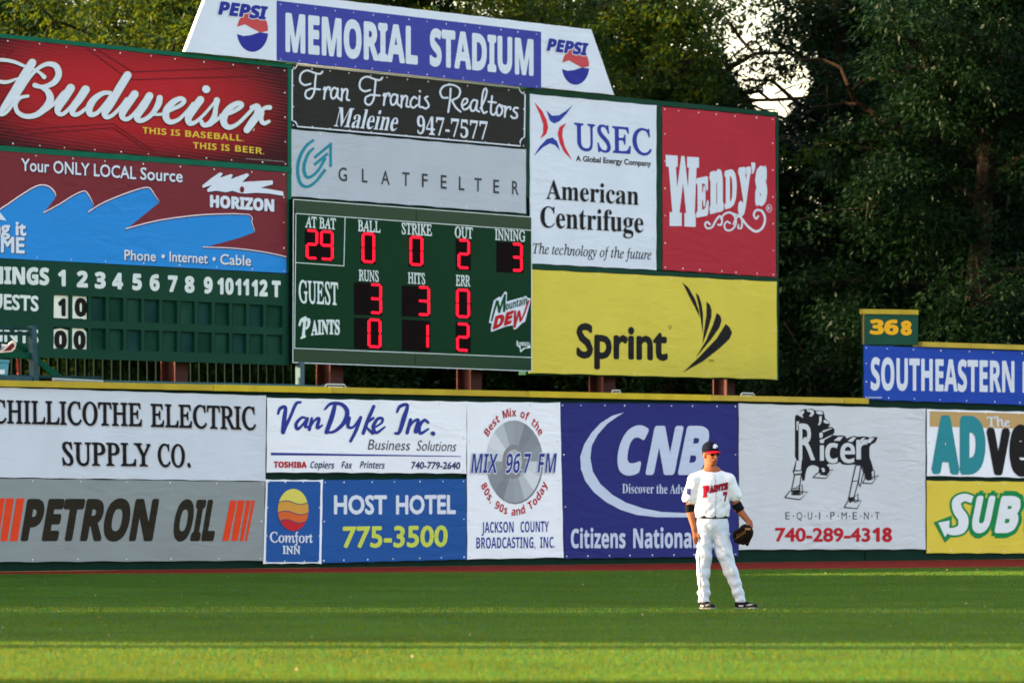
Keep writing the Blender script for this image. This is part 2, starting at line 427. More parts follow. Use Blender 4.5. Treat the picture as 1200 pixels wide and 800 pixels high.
def grass_blades():
    N0 = 560000
    Y = 30 + (94 - 30) * rng.random(N0 * 2) ** 1.5
    X = (rng.random(N0 * 2) * 2 - 1) * (.112 * Y + .5)
    ex = np.array([p[0] for p in GE]); ey = np.array([p[1] for p in GE])
    keep = Y < np.interp(X, ex, ey) + rng.normal(0, .05, len(X)); X, Y = X[keep][:N0], Y[keep][:N0]; n = len(X)
    pat = np.sin(X * 2.1 + np.sin(Y * .7) * 2) * np.sin(Y * 1.7 + X * .4) * .5 + .5
    h = (.014 + .015 * rng.random(n)) * (.85 + .3 * pat); w = .0022 + .0018 * rng.random(n)
    w *= 1 + np.clip((Y - 40) / 40, 0, 1); a = rng.random(n) * math.pi; la = rng.random(n) * 2 * math.pi; le = h * rng.random(n) * .7
    V = np.zeros((n, 3, 3), np.float32)
    V[:, 0] = np.stack([X - np.cos(a) * w, Y - np.sin(a) * w, np.full(n, .001)], 1); V[:, 1] = np.stack([X + np.cos(a) * w, Y + np.sin(a) * w, np.full(n, .001)], 1)
    V[:, 2] = np.stack([X + np.cos(la) * le, Y + np.sin(la) * le, h], 1)
    m = mat('grass_blade', (34, 94, 35), .6, var=.24, vscale=.45, vcol=(52, 106, 40), spec=.03)
    nt = m.node_tree; b = nt.nodes['Principled BSDF']; out = nt.nodes['Material Output']
    t = nt.nodes.new('ShaderNodeBsdfTranslucent'); t.inputs[0].default_value = lin((134, 126, 24)); mx = nt.nodes.new('ShaderNodeMixShader'); mx.inputs[0].default_value = .3
    nt.links.new(b.outputs[0], mx.inputs[1]); nt.links.new(t.outputs[0], mx.inputs[2]); nt.links.new(mx.outputs[0], out.inputs[0])
    o = np_mesh('grass', V.reshape(-1, 3), np.arange(n * 3).reshape(-1, 3), m); tag(o, 'short mown green grass covering the outfield', 'grass', kind='stuff')
grass_blades()
r3 = random.Random(4); mb = MB()
for i in range(46):
    Y_ = 34 + 58 * r3.random(); X_ = (r3.random() * 2 - 1) * .1 * Y_; r_ = r3.uniform(.008, .014) * (1 + (Y_ - 34) / 60); a = r3.random() * 6
    if Y_ > 84 + X_ * .6: continue
    mb.add([(X_ + r_ * math.cos(a + k * 1.257) * (1 if k % 2 else .6), Y_ + r_ * math.sin(a + k * 1.257), .03 + .012 * (k % 3)) for k in range(5)], [(0, 1, 2, 3, 4)])
tag(mb.build('fallen_leaves', mat('dry_leaf', (150, 132, 96), .8)), 'scattered small pale dry leaves lying on the outfield grass', 'leaves', kind='stuff')

# ------------------------------------------------------------ outfield wall
G_WALL = mat('wall_green_paint', (14, 42, 34), .6, var=.12, vscale=2, bump=.004, bscale=30)
G_DARK = mat('board_green_paint', (22, 60, 46), .55, var=.10, vscale=1.4, bump=.004, bscale=20)
G_TRIM = mat('trim_green_paint', (14, 92, 70), .5, var=.12, vscale=3)
YEL = [mat('rail_yellow_%s' % k, c, .5, var=.12, vscale=2.5, bump=.004, bscale=12) for k, c in (('aged', (176, 152, 50)), ('fresh', (190, 166, 46)), ('dull', (180, 156, 62)))]
WH = 3.14
wall = thing('outfield_wall', W.at(6, 0), 'long green plywood outfield wall hung with advertising banners behind the fielder', 'wall')
s0 = W.s_of(1014)
u = WL; k = 0
while u < s0 - .01:
    w = min(2.44, s0 - u); mb = MB(); mb.box(W.at(u + w / 2, WH / 2, -.06 - .002 * (k % 2)), (w - .006, .1, WH), W.AX); mb.build('panel', G_WALL, wall); u += 2.44; k += 1
cuts = [WL, -30, -12, W.s_of(246), W.s_of(385), W.s_of(615), W.s_of(830), W.s_of(985), s0]
for k in range(len(cuts) - 1):
    a, b_ = cuts[k], cuts[k + 1]; mb = MB(); mb.box(W.at((a + b_) / 2, WH + .045, -.03), (b_ - a - .012, .26, .105 + .006 * (k % 2)), W.AX)
    mb.build('top_rail', YEL[(0, 2, 0, 1, 0, 1, 2, 0)[k]], wall)
tall = thing('outfield_wall', W.at(16.5, 0), 'taller green wall section with yellow cap carrying the wide blue banner at right', 'wall')
TZ = 4.30
u = s0; k = 0
while u < WR:
    mb = MB(); mb.box(W.at(u + 1.22, TZ / 2, -.045 - .002 * (k % 2)), (2.434, .1, TZ), W.AX); mb.build('panel', G_WALL, tall); u += 2.44; k += 1
sj = W.s_of(1076.5)
for a, b_ in ((sj, sj + 6), (sj + 6, WR + 1)):
    mb = MB(); mb.box(W.at((a + b_) / 2, TZ + .05, -.03), (b_ - a - .01, .26, .1), W.AX); mb.build('top_rail', YEL[2], tall)
# distance marker
dm = thing('distance_marker', W.at((s0 + sj) / 2, TZ, .02), 'small green board with yellow numbers 368 on top of the tall wall', 'sign')
panel('board', [(1012.5, 367.5), (1076, 368.5), (1075.6, 404.2), (1012.5, 403.6)], W, .035, .08, mat('marker_green', (30, 74, 58), .6, var=.1, vscale=4), dm)
panel('cap', [(1011.5, 362), (1076.4, 363), (1076.4, 368.6), (1011.5, 367.6)], W, .06, .1, YEL[0], dm)
panel('edge_trim', [(1011.8, 367.8), (1012.5, 367.8), (1012.5, 403.6), (1011.8, 403.6)], W, .045, .02, mat('trim_ochre', (170, 120, 50), .6), dm)
m368 = mat('numeral_yellow', (232, 170, 34), .5)
text(dm, W, '36', 'bsans', 1019.4, 391.6, 1053.0, 392.3, 17.6, m368, .04, emb=.035, name='lettering')
text(dm, W, '8', 'bsans', 1055.5, 392.6, 1068.6, 392.9, 17.0, m368, .04, emb=.045, name='lettering')
for px, label in ((393, 'small white bracket on the yellow rail below the electronic scoreboard'), (722, 'small white bracket on the yellow rail below the yellow billboard'), (876, 'small white bracket on the yellow rail above the grey equipment banner')):
    s_ = W.s_of(px); c = thing('bracket', W.at(s_, WH + .1, 0), label, 'bracket'); mb = MB(); w = .26 if px < 800 else .2
    if px == 722: w = .12
    mb.tube([W.at(s_ - w, WH + .1, 0), W.at(s_ - w * .8, WH + .15, 0), W.at(s_ + w * .8, WH + .15, 0), W.at(s_ + w, WH + .1, 0)], .014, 6)
    mb.build('loop', mat('galvanised', (190, 190, 185), .35, metal=.3), c)
    mb = MB(); mb.box(W.at(s_, WH + .105, 0), (w * 1.2, .06, .014), W.AX); mb.build('base_plate', MATS['galvanised'], c)

# ------------------------------------------------------------ colours of print
WHITE = vinyl((208, 214, 226)); WHITEW = vinyl((228, 231, 238)); WHITEC = vinyl((198, 204, 214)); WHITE2 = vinyl((198, 202, 207), VB * 1.5); GREY = vinyl((134, 142, 142)); NAVY = vinyl((42, 46, 112)); HBLUE = vinyl((36, 82, 148))
SBLUE = vinyl((32, 68, 162)); YELLOW = vinyl((210, 190, 74)); YELLOW2 = vinyl((212, 190, 70)); RED = vinyl((168, 42, 56)); PALE = vinyl((174, 180, 190)); BLACK = vinyl((40, 40, 38)); 
def ink(rgb, rough=.5): return mat('ink_%d_%d_%d' % tuple(rgb), rgb, rough, bump=VB, kind='vinyl', spec=.04)
I_BLK = ink((28, 26, 30)); I_WHT = ink((206, 212, 224)); I_GSH = ink((178, 176, 178)); I_BLUE = ink((46, 58, 140)); I_RED = ink((176, 32, 44))
OB = .05; T1, T2, T3, T4, T5 = [.0562 + .0021 * i for i in range(5)]

# ============================================================ WALL BANNERS
b = banner([(-70, 451.2), (312, 463.2), (311.2, 563.7), (-70, 558.6)], W, OB, WHITEC, 'white banner with two lines of black engraved style capitals at far left of the wall', ng=9, nv=2)
for gx, m_, o_ in ((1.1, I_GSH, T1), (0, I_BLK, T2)):
    text(b, W, 'CHILLICOTHE', 'iserif', -9, 495.8, 166.5, 499.6, 27.6, m_, o_, sh='up', emb=.022, sx=gx, sy=gx)
    text(b, W, 'ELECTRIC', 'iserif', 176.5, 500.0, 300, 503.8, 27.4, m_, o_, sh='up', emb=.022, sx=gx, sy=gx)
    text(b, W, 'SUPPLY', 'iserif', 73, 545, 177, 546.4, 27.5, m_, o_, sh='up', emb=.022, sx=gx, sy=gx)
    text(b, W, 'CO.', 'iserif', 185, 546.6, 223.5, 547.5, 27, m_, o_, sh='up', emb=.022, sx=gx, sy=gx)
b = banner([(-70, 558.8), (311, 563.9), (308.4, 656.8), (-70, 659.2)], W, OB + .0015, GREY, 'light grey banner with heavy slanted black letters between orange bars', ng=7, nv=2)
m_pb = ink((40, 36, 28)); m_or = ink((214, 66, 34))
text(b, W, 'PETRON', 'bsans', 24, 633.6, 187, 633.6, 49.5, m_pb, T1, emb=.035, sh=.17)
text(b, W, 'OIL', 'bsans', 200.5, 633.6, 258.5, 633.6, 48.5, m_pb, T1, emb=.035, sh=.17)
bars = [(-9.6, -2, 0, 6), (0.5, 8.6, 7.5, 16.5), (11.5, 20.5, 19.5, 28.6)]
shape('orange_bars', [[(a, 633.6), (b_, 633.6), (d, 583.5), (c, 583.5)] for a, b_, c, d in bars], W, T1, m_or, b)
bars = [(260.5, 268, 270, 277.7), (271, 278.5, 279, 287), (281, 285.2, 289, 294.3), (287.3, 289.6, 295.7, 298.8)]
shape('orange_bars', [[(a, 633.4), (b_, 633.4), (d, 586.2), (c, 585.8)] for a, b_, c, d in bars], W, T1, m_or, b)

b = banner([(313, 465.6), (547.2, 470.2), (546.6, 554.9), (312.4, 553.5)], W, OB, WHITEW, 'white banner with blue brush script lettering and a thin blue rule', ng=7, nv=2)
Z = dict(dx=300, dy=450, k=1 / 3.243)
VD = [[(84, 112, 9), (92, 92, 13), (112, 88, 13), (108, 130, 17), (103, 182, 17)], [(103, 182, 14), (130, 125, 12), (152, 75, 12), (170, 68, 9)],
      [(196, 132, 9), (175, 126, 10), (153, 150, 13), (158, 170, 12), (176, 155, 9), (194, 132, 9)], [(196, 130, 12), (188, 160, 13), (204, 160, 7)],
      [(212, 130, 11), (203, 172, 13)], [(204, 165, 8), (222, 138, 9), (240, 130, 12), (233, 165, 13), (252, 156, 7)],
      [(302, 72, 12), (290, 120, 18), (268, 182, 16)], [(262, 95, 8), (285, 74, 12), (325, 76, 14), (347, 104, 17), (335, 145, 16), (300, 178, 12), (268, 184, 9)],
      [(355, 128, 13), (350, 160, 13), (370, 162, 9), (396, 128, 9)], [(398, 126, 13), (382, 172, 13), (360, 216, 11)],
      [(448, 84, 13), (424, 140, 14), (408, 186, 13)], [(446, 128, 10), (418, 156, 8), (444, 186, 12)],
      [(452, 164, 7), (478, 146, 9), (480, 130, 11), (462, 132, 12), (446, 162, 14), (458, 184, 12), (490, 162, 7)],
      [(536, 106, 8), (548, 84, 13), (576, 80, 12), (562, 130, 18), (545, 182, 13), (530, 186, 10)],
      [(588, 134, 12), (575, 184, 13)], [(576, 175, 8), (596, 144, 9), (617, 136, 12), (606, 180, 13), (620, 174, 7)],
      [(655, 145, 10), (640, 136, 11), (621, 160, 14), (626, 186, 12), (655, 170, 8)], [(672, 186, 16), (674, 188, 16)]]
strokes('lettering', VD, W, T1, I_BLUE, b, label='blue brush script', **Z)
text(b, W, 'Business', 'sans', 431, 526.4, 482, 527.4, 11.8, ink((70, 70, 76)), T1, sh=.2); text(b, W, 'Solutions', 'sans', 488, 527.6, 536, 528.6, 11.8, ink((70, 70, 76)), T1, sh=.2)
shape('rule', [[(317.6, 530), (540, 534), (540, 534.8), (317.6, 533)]], W, T1, I_BLUE, b)
text(b, W, 'TOSHIBA', 'bsans', 321, 547.6, 359.6, 548, 7.3, I_RED, T1, emb=.03)
dk = ink((40, 46, 96))
for s_, a, c in (('Copiers', 363.2, 392.5), ('Fax', 400.2, 413.5), ('Printers', 421.8, 451.7)): text(b, W, s_, 'bsans', a, 548, c, 548.8, 7.8, dk, T1, sh=.2)
text(b, W, '740-779-2640', 'sans', 481.5, 549, 540, 549.4, 8.4, dk, T1, emb=.025, sh=.12)

b = banner([(311.6, 561.4), (378.7, 561.6), (376.6, 660.4), (308.6, 660.4)], W, OB + .003, WHITEW, 'small blue banner with white border and an egg shaped sunset emblem', nx=16, ng=3, nv=3)
shape('blue_field', [[(314, 563.6), (375.8, 563.8), (374, 658.2), (311.4, 658.2)]], W, T1 + .001, HBLUE, b)
ec, er = (343.6, 597), (18, 24.6)
shape('emblem', [ell(*ec, *er)], W, T2 + .002, ink((206, 196, 92)), b)
def egg(y0, amp=2.2):
    top = []
    for i in range(13):
        t = -1 + 2 * i / 12; y = y0 + amp * math.sin(t * math.pi) ; top.append((t, y))
    P = []
    for t, y in top:
        P.append((ec[0] + t * er[0] * math.sqrt(max(0, 1 - ((y - ec[1]) / er[1]) ** 2)), y))
    bot = ell(*ec, *er, n=20, a0=-math.degrees(math.asin(max(-1, min(1, (P[-1][1] - ec[1]) / er[1])))), a1=-180 + math.degrees(math.asin(max(-1, min(1, (P[0][1] - ec[1]) / er[1])))))
    return P + bot[1:-1]
for i, (y, c) in enumerate(((589, (200, 146, 66)), (601, (204, 98, 48)), (611, (186, 40, 48)))):
    shape('emblem_band', [egg(y - 1)], W, T3 + .003 + .002 * i, ink((44, 58, 110)), b); shape('emblem_band', [egg(y)], W, T3 + .004 + .002 * i, ink(c), b)
text(b, W, 'Comfort', 'iserif', 316.2, 635.2, 366.4, 635.8, 12.4, I_WHT, T2 + .004, sh='up', emb=.02)
text(b, W, 'INN', 'iserif', 331, 648.6, 352, 649, 9.6, I_WHT, T2 + .004, sh='up', emb=.035)
b = banner([(378.2, 561.9), (546.7, 560.4), (547.3, 655.4), (376.3, 659.8)], W, OB, HBLUE, 'blue hotel banner with white capitals above large yellow green phone numerals', ng=6, nv=2)
text(b, W, 'HOST', 'sans', 391.3, 602.4, 453.4, 602.5, 22.6, I_WHT, T1, emb=.034); text(b, W, 'HOTEL', 'sans', 464, 602.5, 534.2, 602, 22.6, I_WHT, T1, emb=.034)
text(b, W, '775-3500', 'sans', 401, 641.8, 525.2, 640.4, 25.2, ink((190, 202, 84)), T1, emb=.028, sh=.03)

b = banner([(547.2, 470.4), (656.4, 471.2), (660.6, 653.2), (547.6, 655.2)], W, OB + .003, WHITEW, 'tall white banner showing a silver disc ringed by red lettering', nx=26, ng=3, nv=4)
cc = (602.4, 540.4)
shape('disc_shadow', [ell(cc[0] + 1.2, cc[1] + 1.6, 33, 48.5)], W, T1, ink((120, 124, 132)), b)
secs = MB(); shades = [(140, 146, 154), (178, 184, 190), (124, 130, 138), (196, 201, 206), (152, 158, 164), (132, 138, 146), (206, 210, 214), (146, 152, 158)]
for i in range(16):
    a = i * 22.5; shape('disc_sector', [[(cc[0], cc[1])] + ell(*cc, 32.6, 48.2, n=3, a0=a, a1=a + 22.5)], W, T2, ink(shades[(i * 5) % 8]), b)
shape('disc_ring', [ell(*cc, 13.8, 20)], W, T3, ink((134, 132, 136)), b); shape('disc_ring', [ell(*cc, 9.5, 14)], W, T4, ink((176, 176, 182)), b); shape('disc_hole', [ell(*cc, 4.6, 6.8)], W, T5, I_WHT, b)
for grow, m_, o_ in ((.045, I_WHT, T5 + .002), (0, ink((52, 60, 134)), T5 + .0045)):
    text(b, W, 'MIX', 'bsans', 552, 553.8, 584, 553.8, 22.4, m_, o_, sh=.1, grow=grow); text(b, W, '96.7', 'bsans', 592, 553.9, 622.5, 553.8, 22.8, m_, o_, sh=.1, grow=grow)
    text(b, W, 'FM', 'bsans', 630, 553.6, 652.6, 553.4, 22.4, m_, o_, sh=.1, grow=grow)
arc_text(b, W, 'Best Mix of the', 'bsans', cc, 57.5, .68, 147, 34, 9.6, I_RED, T3, emb=.0); arc_text(b, W, '80s, 90s and Today', 'bsans', cc, 58.5, .68, 206, 336, 9.6, I_RED, T3, inside=True)
text(b, W, 'JACKSON', 'bsans', 564.6, 623.9, 602, 623.4, 12.6, I_BLUE, T1); text(b, W, 'COUNTY', 'bsans', 610, 623.3, 643.2, 622.8, 12.6, I_BLUE, T1)
text(b, W, 'BROADCASTING,', 'bsans', 558.2, 642.2, 627.4, 641.6, 12.8, I_BLUE, T1); text(b, W, 'INC.', 'bsans', 633, 641.6, 650.4, 641.4, 12.8, I_BLUE, T1)

b = banner([(656, 471.4), (865, 472.8), (865.4, 652), (661.4, 654.6)], W, OB, NAVY, 'large navy blue bank banner with a pale crescent behind the standing fielder', ng=8, nv=3)
IW2 = ink((188, 198, 220)); Z = dict(dx=640, dy=450, k=1 / 3.478)
text(b, W, 'C', 'bsans', 719, 556.2, 761.5, 556.2, 57.5, IW2, T2, emb=.035, sh=.2); text(b, W, 'N', 'bsans', 756, 556.2, 801.5, 556.2, 57.5, IW2, T2, emb=.035, sh=.2); text(b, W, 'B', 'bsans', 794, 556.2, 834.5, 556.2, 57.5, IW2, T2, emb=.035, sh=.2)
shape('crescent', [[(318, 115), (270, 128), (222, 158), (185, 198), (155, 245), (139, 295), (142, 345), (160, 395), (195, 440), (245, 480), (305, 512), (370, 532), (450, 541), (560, 542), (620, 538), (620, 520), (560, 524), (470, 520), (395, 505), (325, 482), (270, 450), (220, 405), (190, 355), (180, 300), (186, 250), (210, 205), (250, 160), (290, 132)]], W, T1, IW2, b, **Z)
text(b, W, 'Discover the Advantage', 'bserif', 729.2, 577.4, 830, 578.4, 10.8, IW2, T1)
text(b, W, 'Citizens', 'bsans', 669, 641.8, 733, 641.8, 22.5, IW2, T1, emb=.014); text(b, W, 'National', 'bsans', 742, 641.8, 815.5, 641.6, 23, IW2, T1, emb=.014); text(b, W, 'Bank', 'bsans', 822, 641.6, 856, 641.4, 22.5, IW2, T1, emb=.014)

b = banner([(865.6, 472.2), (1084.8, 478.4), (1084.8, 643.6), (866, 644)], W, OB + .0015, WHITE2, 'off white equipment banner with a black and white creature made of lettering and machine legs', ng=6, nv=3)
Z = dict(dx=900, dy=460, k=.25)
LB = ink((26, 28, 34)); LW = ink((197, 201, 206))
shape('emblem', [[(127, 110), (146, 92), (152, 84), (170, 76), (188, 77), (200, 74), (214, 78), (226, 84), (243, 82), (260, 88), (264, 100), (268, 122), (288, 136), (291, 150), (282, 160), (300, 160), (312, 170), (312, 186), (302, 198), (328, 200), (345, 198), (364, 204), (368, 214), (392, 204), (410, 202), (420, 206), (446, 204), (464, 206), (480, 210), (494, 206), (515, 208), (504, 232), (482, 244), (476, 256), (476, 300), (488, 336), (496, 366), (498, 400), (480, 404), (476, 398), (462, 396), (452, 380), (446, 356), (438, 340), (422, 338), (408, 336), (396, 336), (372, 338), (350, 336), (336, 324), (322, 332), (300, 334), (284, 332), (276, 340), (286, 348), (290, 362), (284, 374), (250, 384), (236, 376), (240, 352), (228, 342), (208, 338), (192, 344), (182, 356), (176, 380), (172, 410), (160, 412), (158, 380), (118, 374), (122, 350), (134, 312), (127, 300)]], W, T1, LB, b, **Z)
text(b, W, 'R', 'sans', 936, 539, 955, 539, 43, LW, T2, emb=.012); text(b, W, 'i', 'sans', 960.5, 539.5, 966, 539.5, 27, LW, T2, emb=.01)
text(b, W, 'ce', 'bsans', 967, 542, 1002, 542, 30, LW, T2, emb=0); text(b, W, 'r', 'bsans', 1003.5, 538, 1016.5, 538, 30, LW, T2, emb=0)
wh = [[(135, 102), (150, 88), (168, 82), (170, 92), (160, 104), (165, 118), (150, 110)], [(182, 80), (200, 78), (214, 84), (216, 98), (204, 112), (192, 110), (202, 98), (198, 90), (184, 88)], [(226, 88), (244, 84), (256, 92), (258, 100), (240, 102), (226, 96)],
      [(240, 112), (252, 108), (252, 130), (244, 150), (234, 154), (240, 136)], [(262, 126), (282, 134), (288, 144), (272, 144), (260, 138)], [(134, 134), (146, 134), (140, 150), (140, 175), (134, 175)],
      [(254, 178), (300, 164), (300, 168), (258, 186)], [(256, 218), (300, 196), (298, 202), (262, 222)], [(240, 190), (250, 184), (258, 194), (254, 210), (242, 212)], [(308, 224), (330, 206), (352, 206), (336, 226)], [(372, 228), (396, 208), (414, 208), (396, 230)], [(424, 226), (446, 210), (456, 210), (438, 230)], [(458, 232), (476, 212), (500, 212), (478, 236)],
      [(164, 212), (176, 206), (178, 214), (172, 218)], [(180, 216), (192, 208), (196, 210), (190, 218)], [(250, 352), (262, 352), (268, 368), (256, 372)], [(128, 362), (134, 318), (158, 316), (154, 362)]]
shape('emblem_detail', wh, W, T3, LW, b, **Z)
def outl(P, w=4.5): return [(x, y, w) for x, y in P + [P[0]]]
legs = [[(118, 366), (160, 364), (158, 378), (124, 382)], [(126, 384), (156, 384), (150, 432), (112, 452)], [(80, 490), (105, 458), (188, 465), (150, 500)], [(112, 450), (150, 446), (150, 478), (112, 478)], [(148, 436), (160, 430), (162, 474), (150, 478)],
        [(212, 396), (232, 376), (306, 360), (272, 400)], [(412, 340), (436, 340), (424, 412), (396, 412)], [(396, 414), (424, 414), (404, 486), (378, 500)], [(436, 342), (448, 372), (432, 440), (424, 420)], [(358, 536), (380, 500), (438, 505), (418, 542)], [(404, 488), (422, 474), (422, 510), (408, 514)],
        [(444, 422), (456, 400), (520, 388), (486, 425)], [(484, 368), (498, 362), (500, 402), (486, 404)]]
for q in legs:
    lg = shape('emblem_leg', [q], W, T2, LW, b, **Z); strokes('emblem_outline', [outl(q)], W, T4, LB, lg, sub=1, **Z)
shape('emblem_joint', [[(116, 456), (146, 452), (146, 478), (116, 478)], [(240, 384), (250, 372), (290, 366), (276, 388)], [(380, 488), (402, 490), (402, 512), (394, 508), (388, 516), (380, 512)], [(452, 382), (482, 372), (486, 408), (468, 412), (456, 402)], [(164, 374), (172, 378), (170, 400), (162, 396)]], W, T3, LB, b, **Z)
for i, ch in enumerate('EQUIPMENT'):
    x = 920.5 + i * 13.15; wd = {'I': 1.2, 'M': 6.2, 'Q': 6.6, 'N': 5.6}.get(ch, 5); text(b, W, ch, 'sans', x, 608.2, x + wd, 608.2, 8.6, ink((80, 80, 84)), T1, emb=0)
    if i < 8: shape('dot', [ell(x + 9.3, 604.4, .7, .9, 8)], W, T1, LB, b)
text(b, W, '740-289-43', 'sans', 908.4, 634.3, 1020, 634.5, 16.4, I_RED, T1, emb=.03); text(b, W, '18', 'bsans', 1022.5, 634.5, 1045.5, 634.6, 16.8, I_RED, T1, emb=.03)

b = banner([(1086.2, 478.8), (1300, 484.6), (1300, 562), (1086.3, 557.6)], W, OB, WHITEW, 'white and tan banner with huge teal and black letters above the yellow banner', ng=6, nv=2)
shape('tan_band', [[(1089.8, 481.4), (1298, 487), (1298, 504), (1089.8, 499.4)]], W, T1, ink((184, 152, 100)), b)
TEAL = ink((44, 132, 142))
text(b, W, 'A', 'bsans', 1091.6, 555, 1124.6, 555.8, 68.8, TEAL, T2, emb=.055); text(b, W, 'D', 'bsans', 1125, 555.8, 1155, 556, 69, TEAL, T2, emb=.055)
text(b, W, 'The', 'iserif', 1156.4, 499.2, 1183.6, 500, 11.2, I_WHT, T2, sh='up', emb=.02)
text(b, W, 'V', 'bsans', 1156, 556.2, 1184, 557, 55.5, I_BLK, T2, emb=.06); text(b, W, 'e', 'bsans', 1183, 557, 1209, 557.8, 75, I_BLK, T2, emb=.05); text(b, W, 'rtiser', 'bsans', 1211, 558, 1290, 560, 72, I_BLK, T2, emb=.03)
b = banner([(1086, 562.6), (1300, 564.6), (1300, 649), (1086, 648)], W, OB, YELLOW2, 'yellow banner with white slanted letters outlined in green at right edge', ng=7, nv=2)
SG = ink((20, 128, 70)); SW = ink((218, 222, 226)); SY = ink((226, 200, 60))
Z = dict(dx=1060, dy=460, k=.25)
for grow, m_, o_ in ((1, SG, T1), (0, SW, T2)):
    g = .11 * grow
    text(b, W, 'U', 'bsans', 1136.5, 624, 1167, 624, 43.5, m_, o_, emb=.045, sh=.2, grow=g); text(b, W, 'B', 'bsans', 1165, 624.2, 1199, 624.2, 43.5, m_, o_, emb=.045, sh=.2, grow=g)
    strokes('lettering', [[(318, 500, 34), (280, 490, 36), (245, 510, 42), (250, 550, 46), (275, 590, 48), (268, 635, 44), (225, 650, 34), (190, 638, 24)]], W, o_, m_, b, grow=2.4 * grow, cap=bool(grow), **Z)
    shape('arrow', [[(158, 608), (212, 598), (206, 650), (190, 676)]] if not grow else [[(137, 606), (222, 574), (222, 672), (190, 702)]], W, o_ + .0015, m_, b, **Z)
text(b, W, 'WAY', 'bsans', 1197, 624.4, 1290, 625, 43, SG, T1, emb=.045, sh=.2, grow=.11); text(b, W, 'WAY', 'bsans', 1197, 624.4, 1290, 625, 43, SY, T2, emb=.045, sh=.2)

b = banner([(1012.2, 404.2), (1320, 415.4), (1320, 479), (1012.2, 468.2)], W, OB + .003, SBLUE, 'wide bright blue banner with tall narrow white capitals below the distance marker', ng=10, nv=3)
text(b, W, 'SOUTHEASTERN', 'bsans', 1020.4, 456.8, 1188.8, 459.7, 38.2, I_WHT, T1, h2=36.8, emb=.016)
text(b, W, 'L', 'bsans', 1198.4, 459.9, 1212, 460.2, 36.6, I_WHT, T1, emb=0)
mb = MB()
for i in range(8):
    x = 1017.6 + i * 2.05; y = 466.2 + i * .03
    mb.add(*prism_px([(x, y - 1.5), (x + 1.3, y - 1.4), (x + 1.3, y - .1), (x, y - .1)], W, T2 + .006, .001))
mb.build('small_print', I_WHT, b)['kind'] = 'stuff'

# ============================================================ BILLBOARDS AND SCOREBOARDS ON POSTS
def y_top_l(x): return 39.4 + .1047 * x
OBB = .06; U1, U2, U3, U4, U5 = [.0640 + .0021 * i for i in range(5)]
# --- left: hand-operated line score with two banners above
ls = thing('line_scoreboard', B.map(150, 560) * 1, 'dark green manual line scoreboard with white inning numbers below the two red banners', 'scoreboard')
XL = -95
def yb(x): return 417.2 + .0315 * x
panel('backing', [(XL, y_top_l(XL)), (342, y_top_l(342)), (342, 321.5), (XL, 298)], B, 0, .14, G_DARK, ls)
panel('trim_rail', [(XL, y_top_l(XL)), (342, y_top_l(342)), (342, y_top_l(342) + 5), (XL, y_top_l(XL) + 4.6)], B, .07, .06, G_TRIM, ls)
panel('trim_rail', [(XL, 163.6), (342, 195.6), (342, 202.2), (XL, 169.8)], B, .07, .06, G_TRIM, ls)
panel('trim_rail', [(337.4, 80), (341.6, 80.5), (341.6, 195), (337.4, 194.6)], B, .068, .06, G_TRIM, ls)
panel('trim_rail', [(336.4, 202.4), (341.6, 202.8), (341.6, 320), (336.4, 319.6)], B, .066, .06, G_TRIM, ls)
# numeral board: recessed cell backs, with the frame built proud of them
panel('cell_back', [(XL, 300.5), (338, 323), (338, yb(338) - 1), (XL, yb(XL) - 1)], B, .0, .06, G_DARK, ls)
def yr(x, r):   # r: 0 header top,1 cells top row,2 ...
    a = {0: (303.0, .0535), 1: (342.0, .0495), 2: (371.6, .0365), 3: (380.7, .036), 4: (406.2, .0285), 5: (417.2, .0315)}[r]; return a[0] + a[1] * x
def strip(r0, r1, name):
    panel(name, [(XL, yr(XL, r0)), (338.5, yr(338.5, r0)), (338.5, yr(338.5, r1)), (XL, yr(XL, r1))], B, .075, .07, G_DARK, ls)
strip(0, 1, 'header_board'); strip(2, 3, 'middle_board'); strip(4, 5, 'lower_board')
cellx = [62.5, 83.5] + [106.8 + 20.75 * i for i in range(0, 11)]
div = [(XL, 62)] + [(82, 84.6), (103.6, 107)] + [(x - 3.8, x) for x in [128, 148.5, 169.5, 190.5, 211.5, 232, 252, 272.5, 292.5, 312.5]] + [(331, 338.5)]
for a, c in div:
    for r0, r1 in ((1, 2), (3, 4)):
        panel('divider', [(a, yr(a, r0)), (c, yr(c, r0)), (c, yr(c, r1)), (a, yr(a, r1))], B, .0735, .07, G_DARK, ls)
SLOT = [mat('slot_green_%s' % n_, c_, .6, var=.22, vscale=2.2, bump=.003, bscale=30) for n_, c_ in (('worn', (26, 62, 50)), ('deep', (18, 54, 42)), ('cool', (22, 56, 52)))]
cl = [62.6, 84.8] + [107.2, 128.2, 148.7, 169.7, 190.7, 211.7, 232.2, 252.2, 272.7, 292.7, 312.7]; cr_ = [81.8, 103.4] + [124, 144.5, 165.5, 186.5, 207.5, 228, 248, 268.5, 288.5, 308.5, 330.8]
for k, (a, c) in enumerate(zip(cl, cr_)):
    for r0, r1 in ((1, 2), (3, 4)):
        g_ = .4 + .3 * math.sin(k * 2.3 + r0); panel('slot_panel', [(a + .2, yr(a, r0) + g_), (c - .1, yr(c, r0) + g_), (c - .1, yr(c, r1) - .1), (a + .2, yr(a, r1) - .1)], B, .006 + .006 * ((k * 7 + r0) % 3), .005, SLOT[(k * 5 + r0) % 3], ls)
LSW = mat('painted_white', (206, 212, 210), .6, var=.06, vscale=3)
text(ls, B, 'INNINGS', 'bsans', -38, 331.6, 57.6, 334.2, 20.4, LSW, .08, emb=.035)
text(ls, B, 'GUESTS', 'sans', -26, 360.9, 45.2, 365, 18.2, LSW, .08, emb=.03)
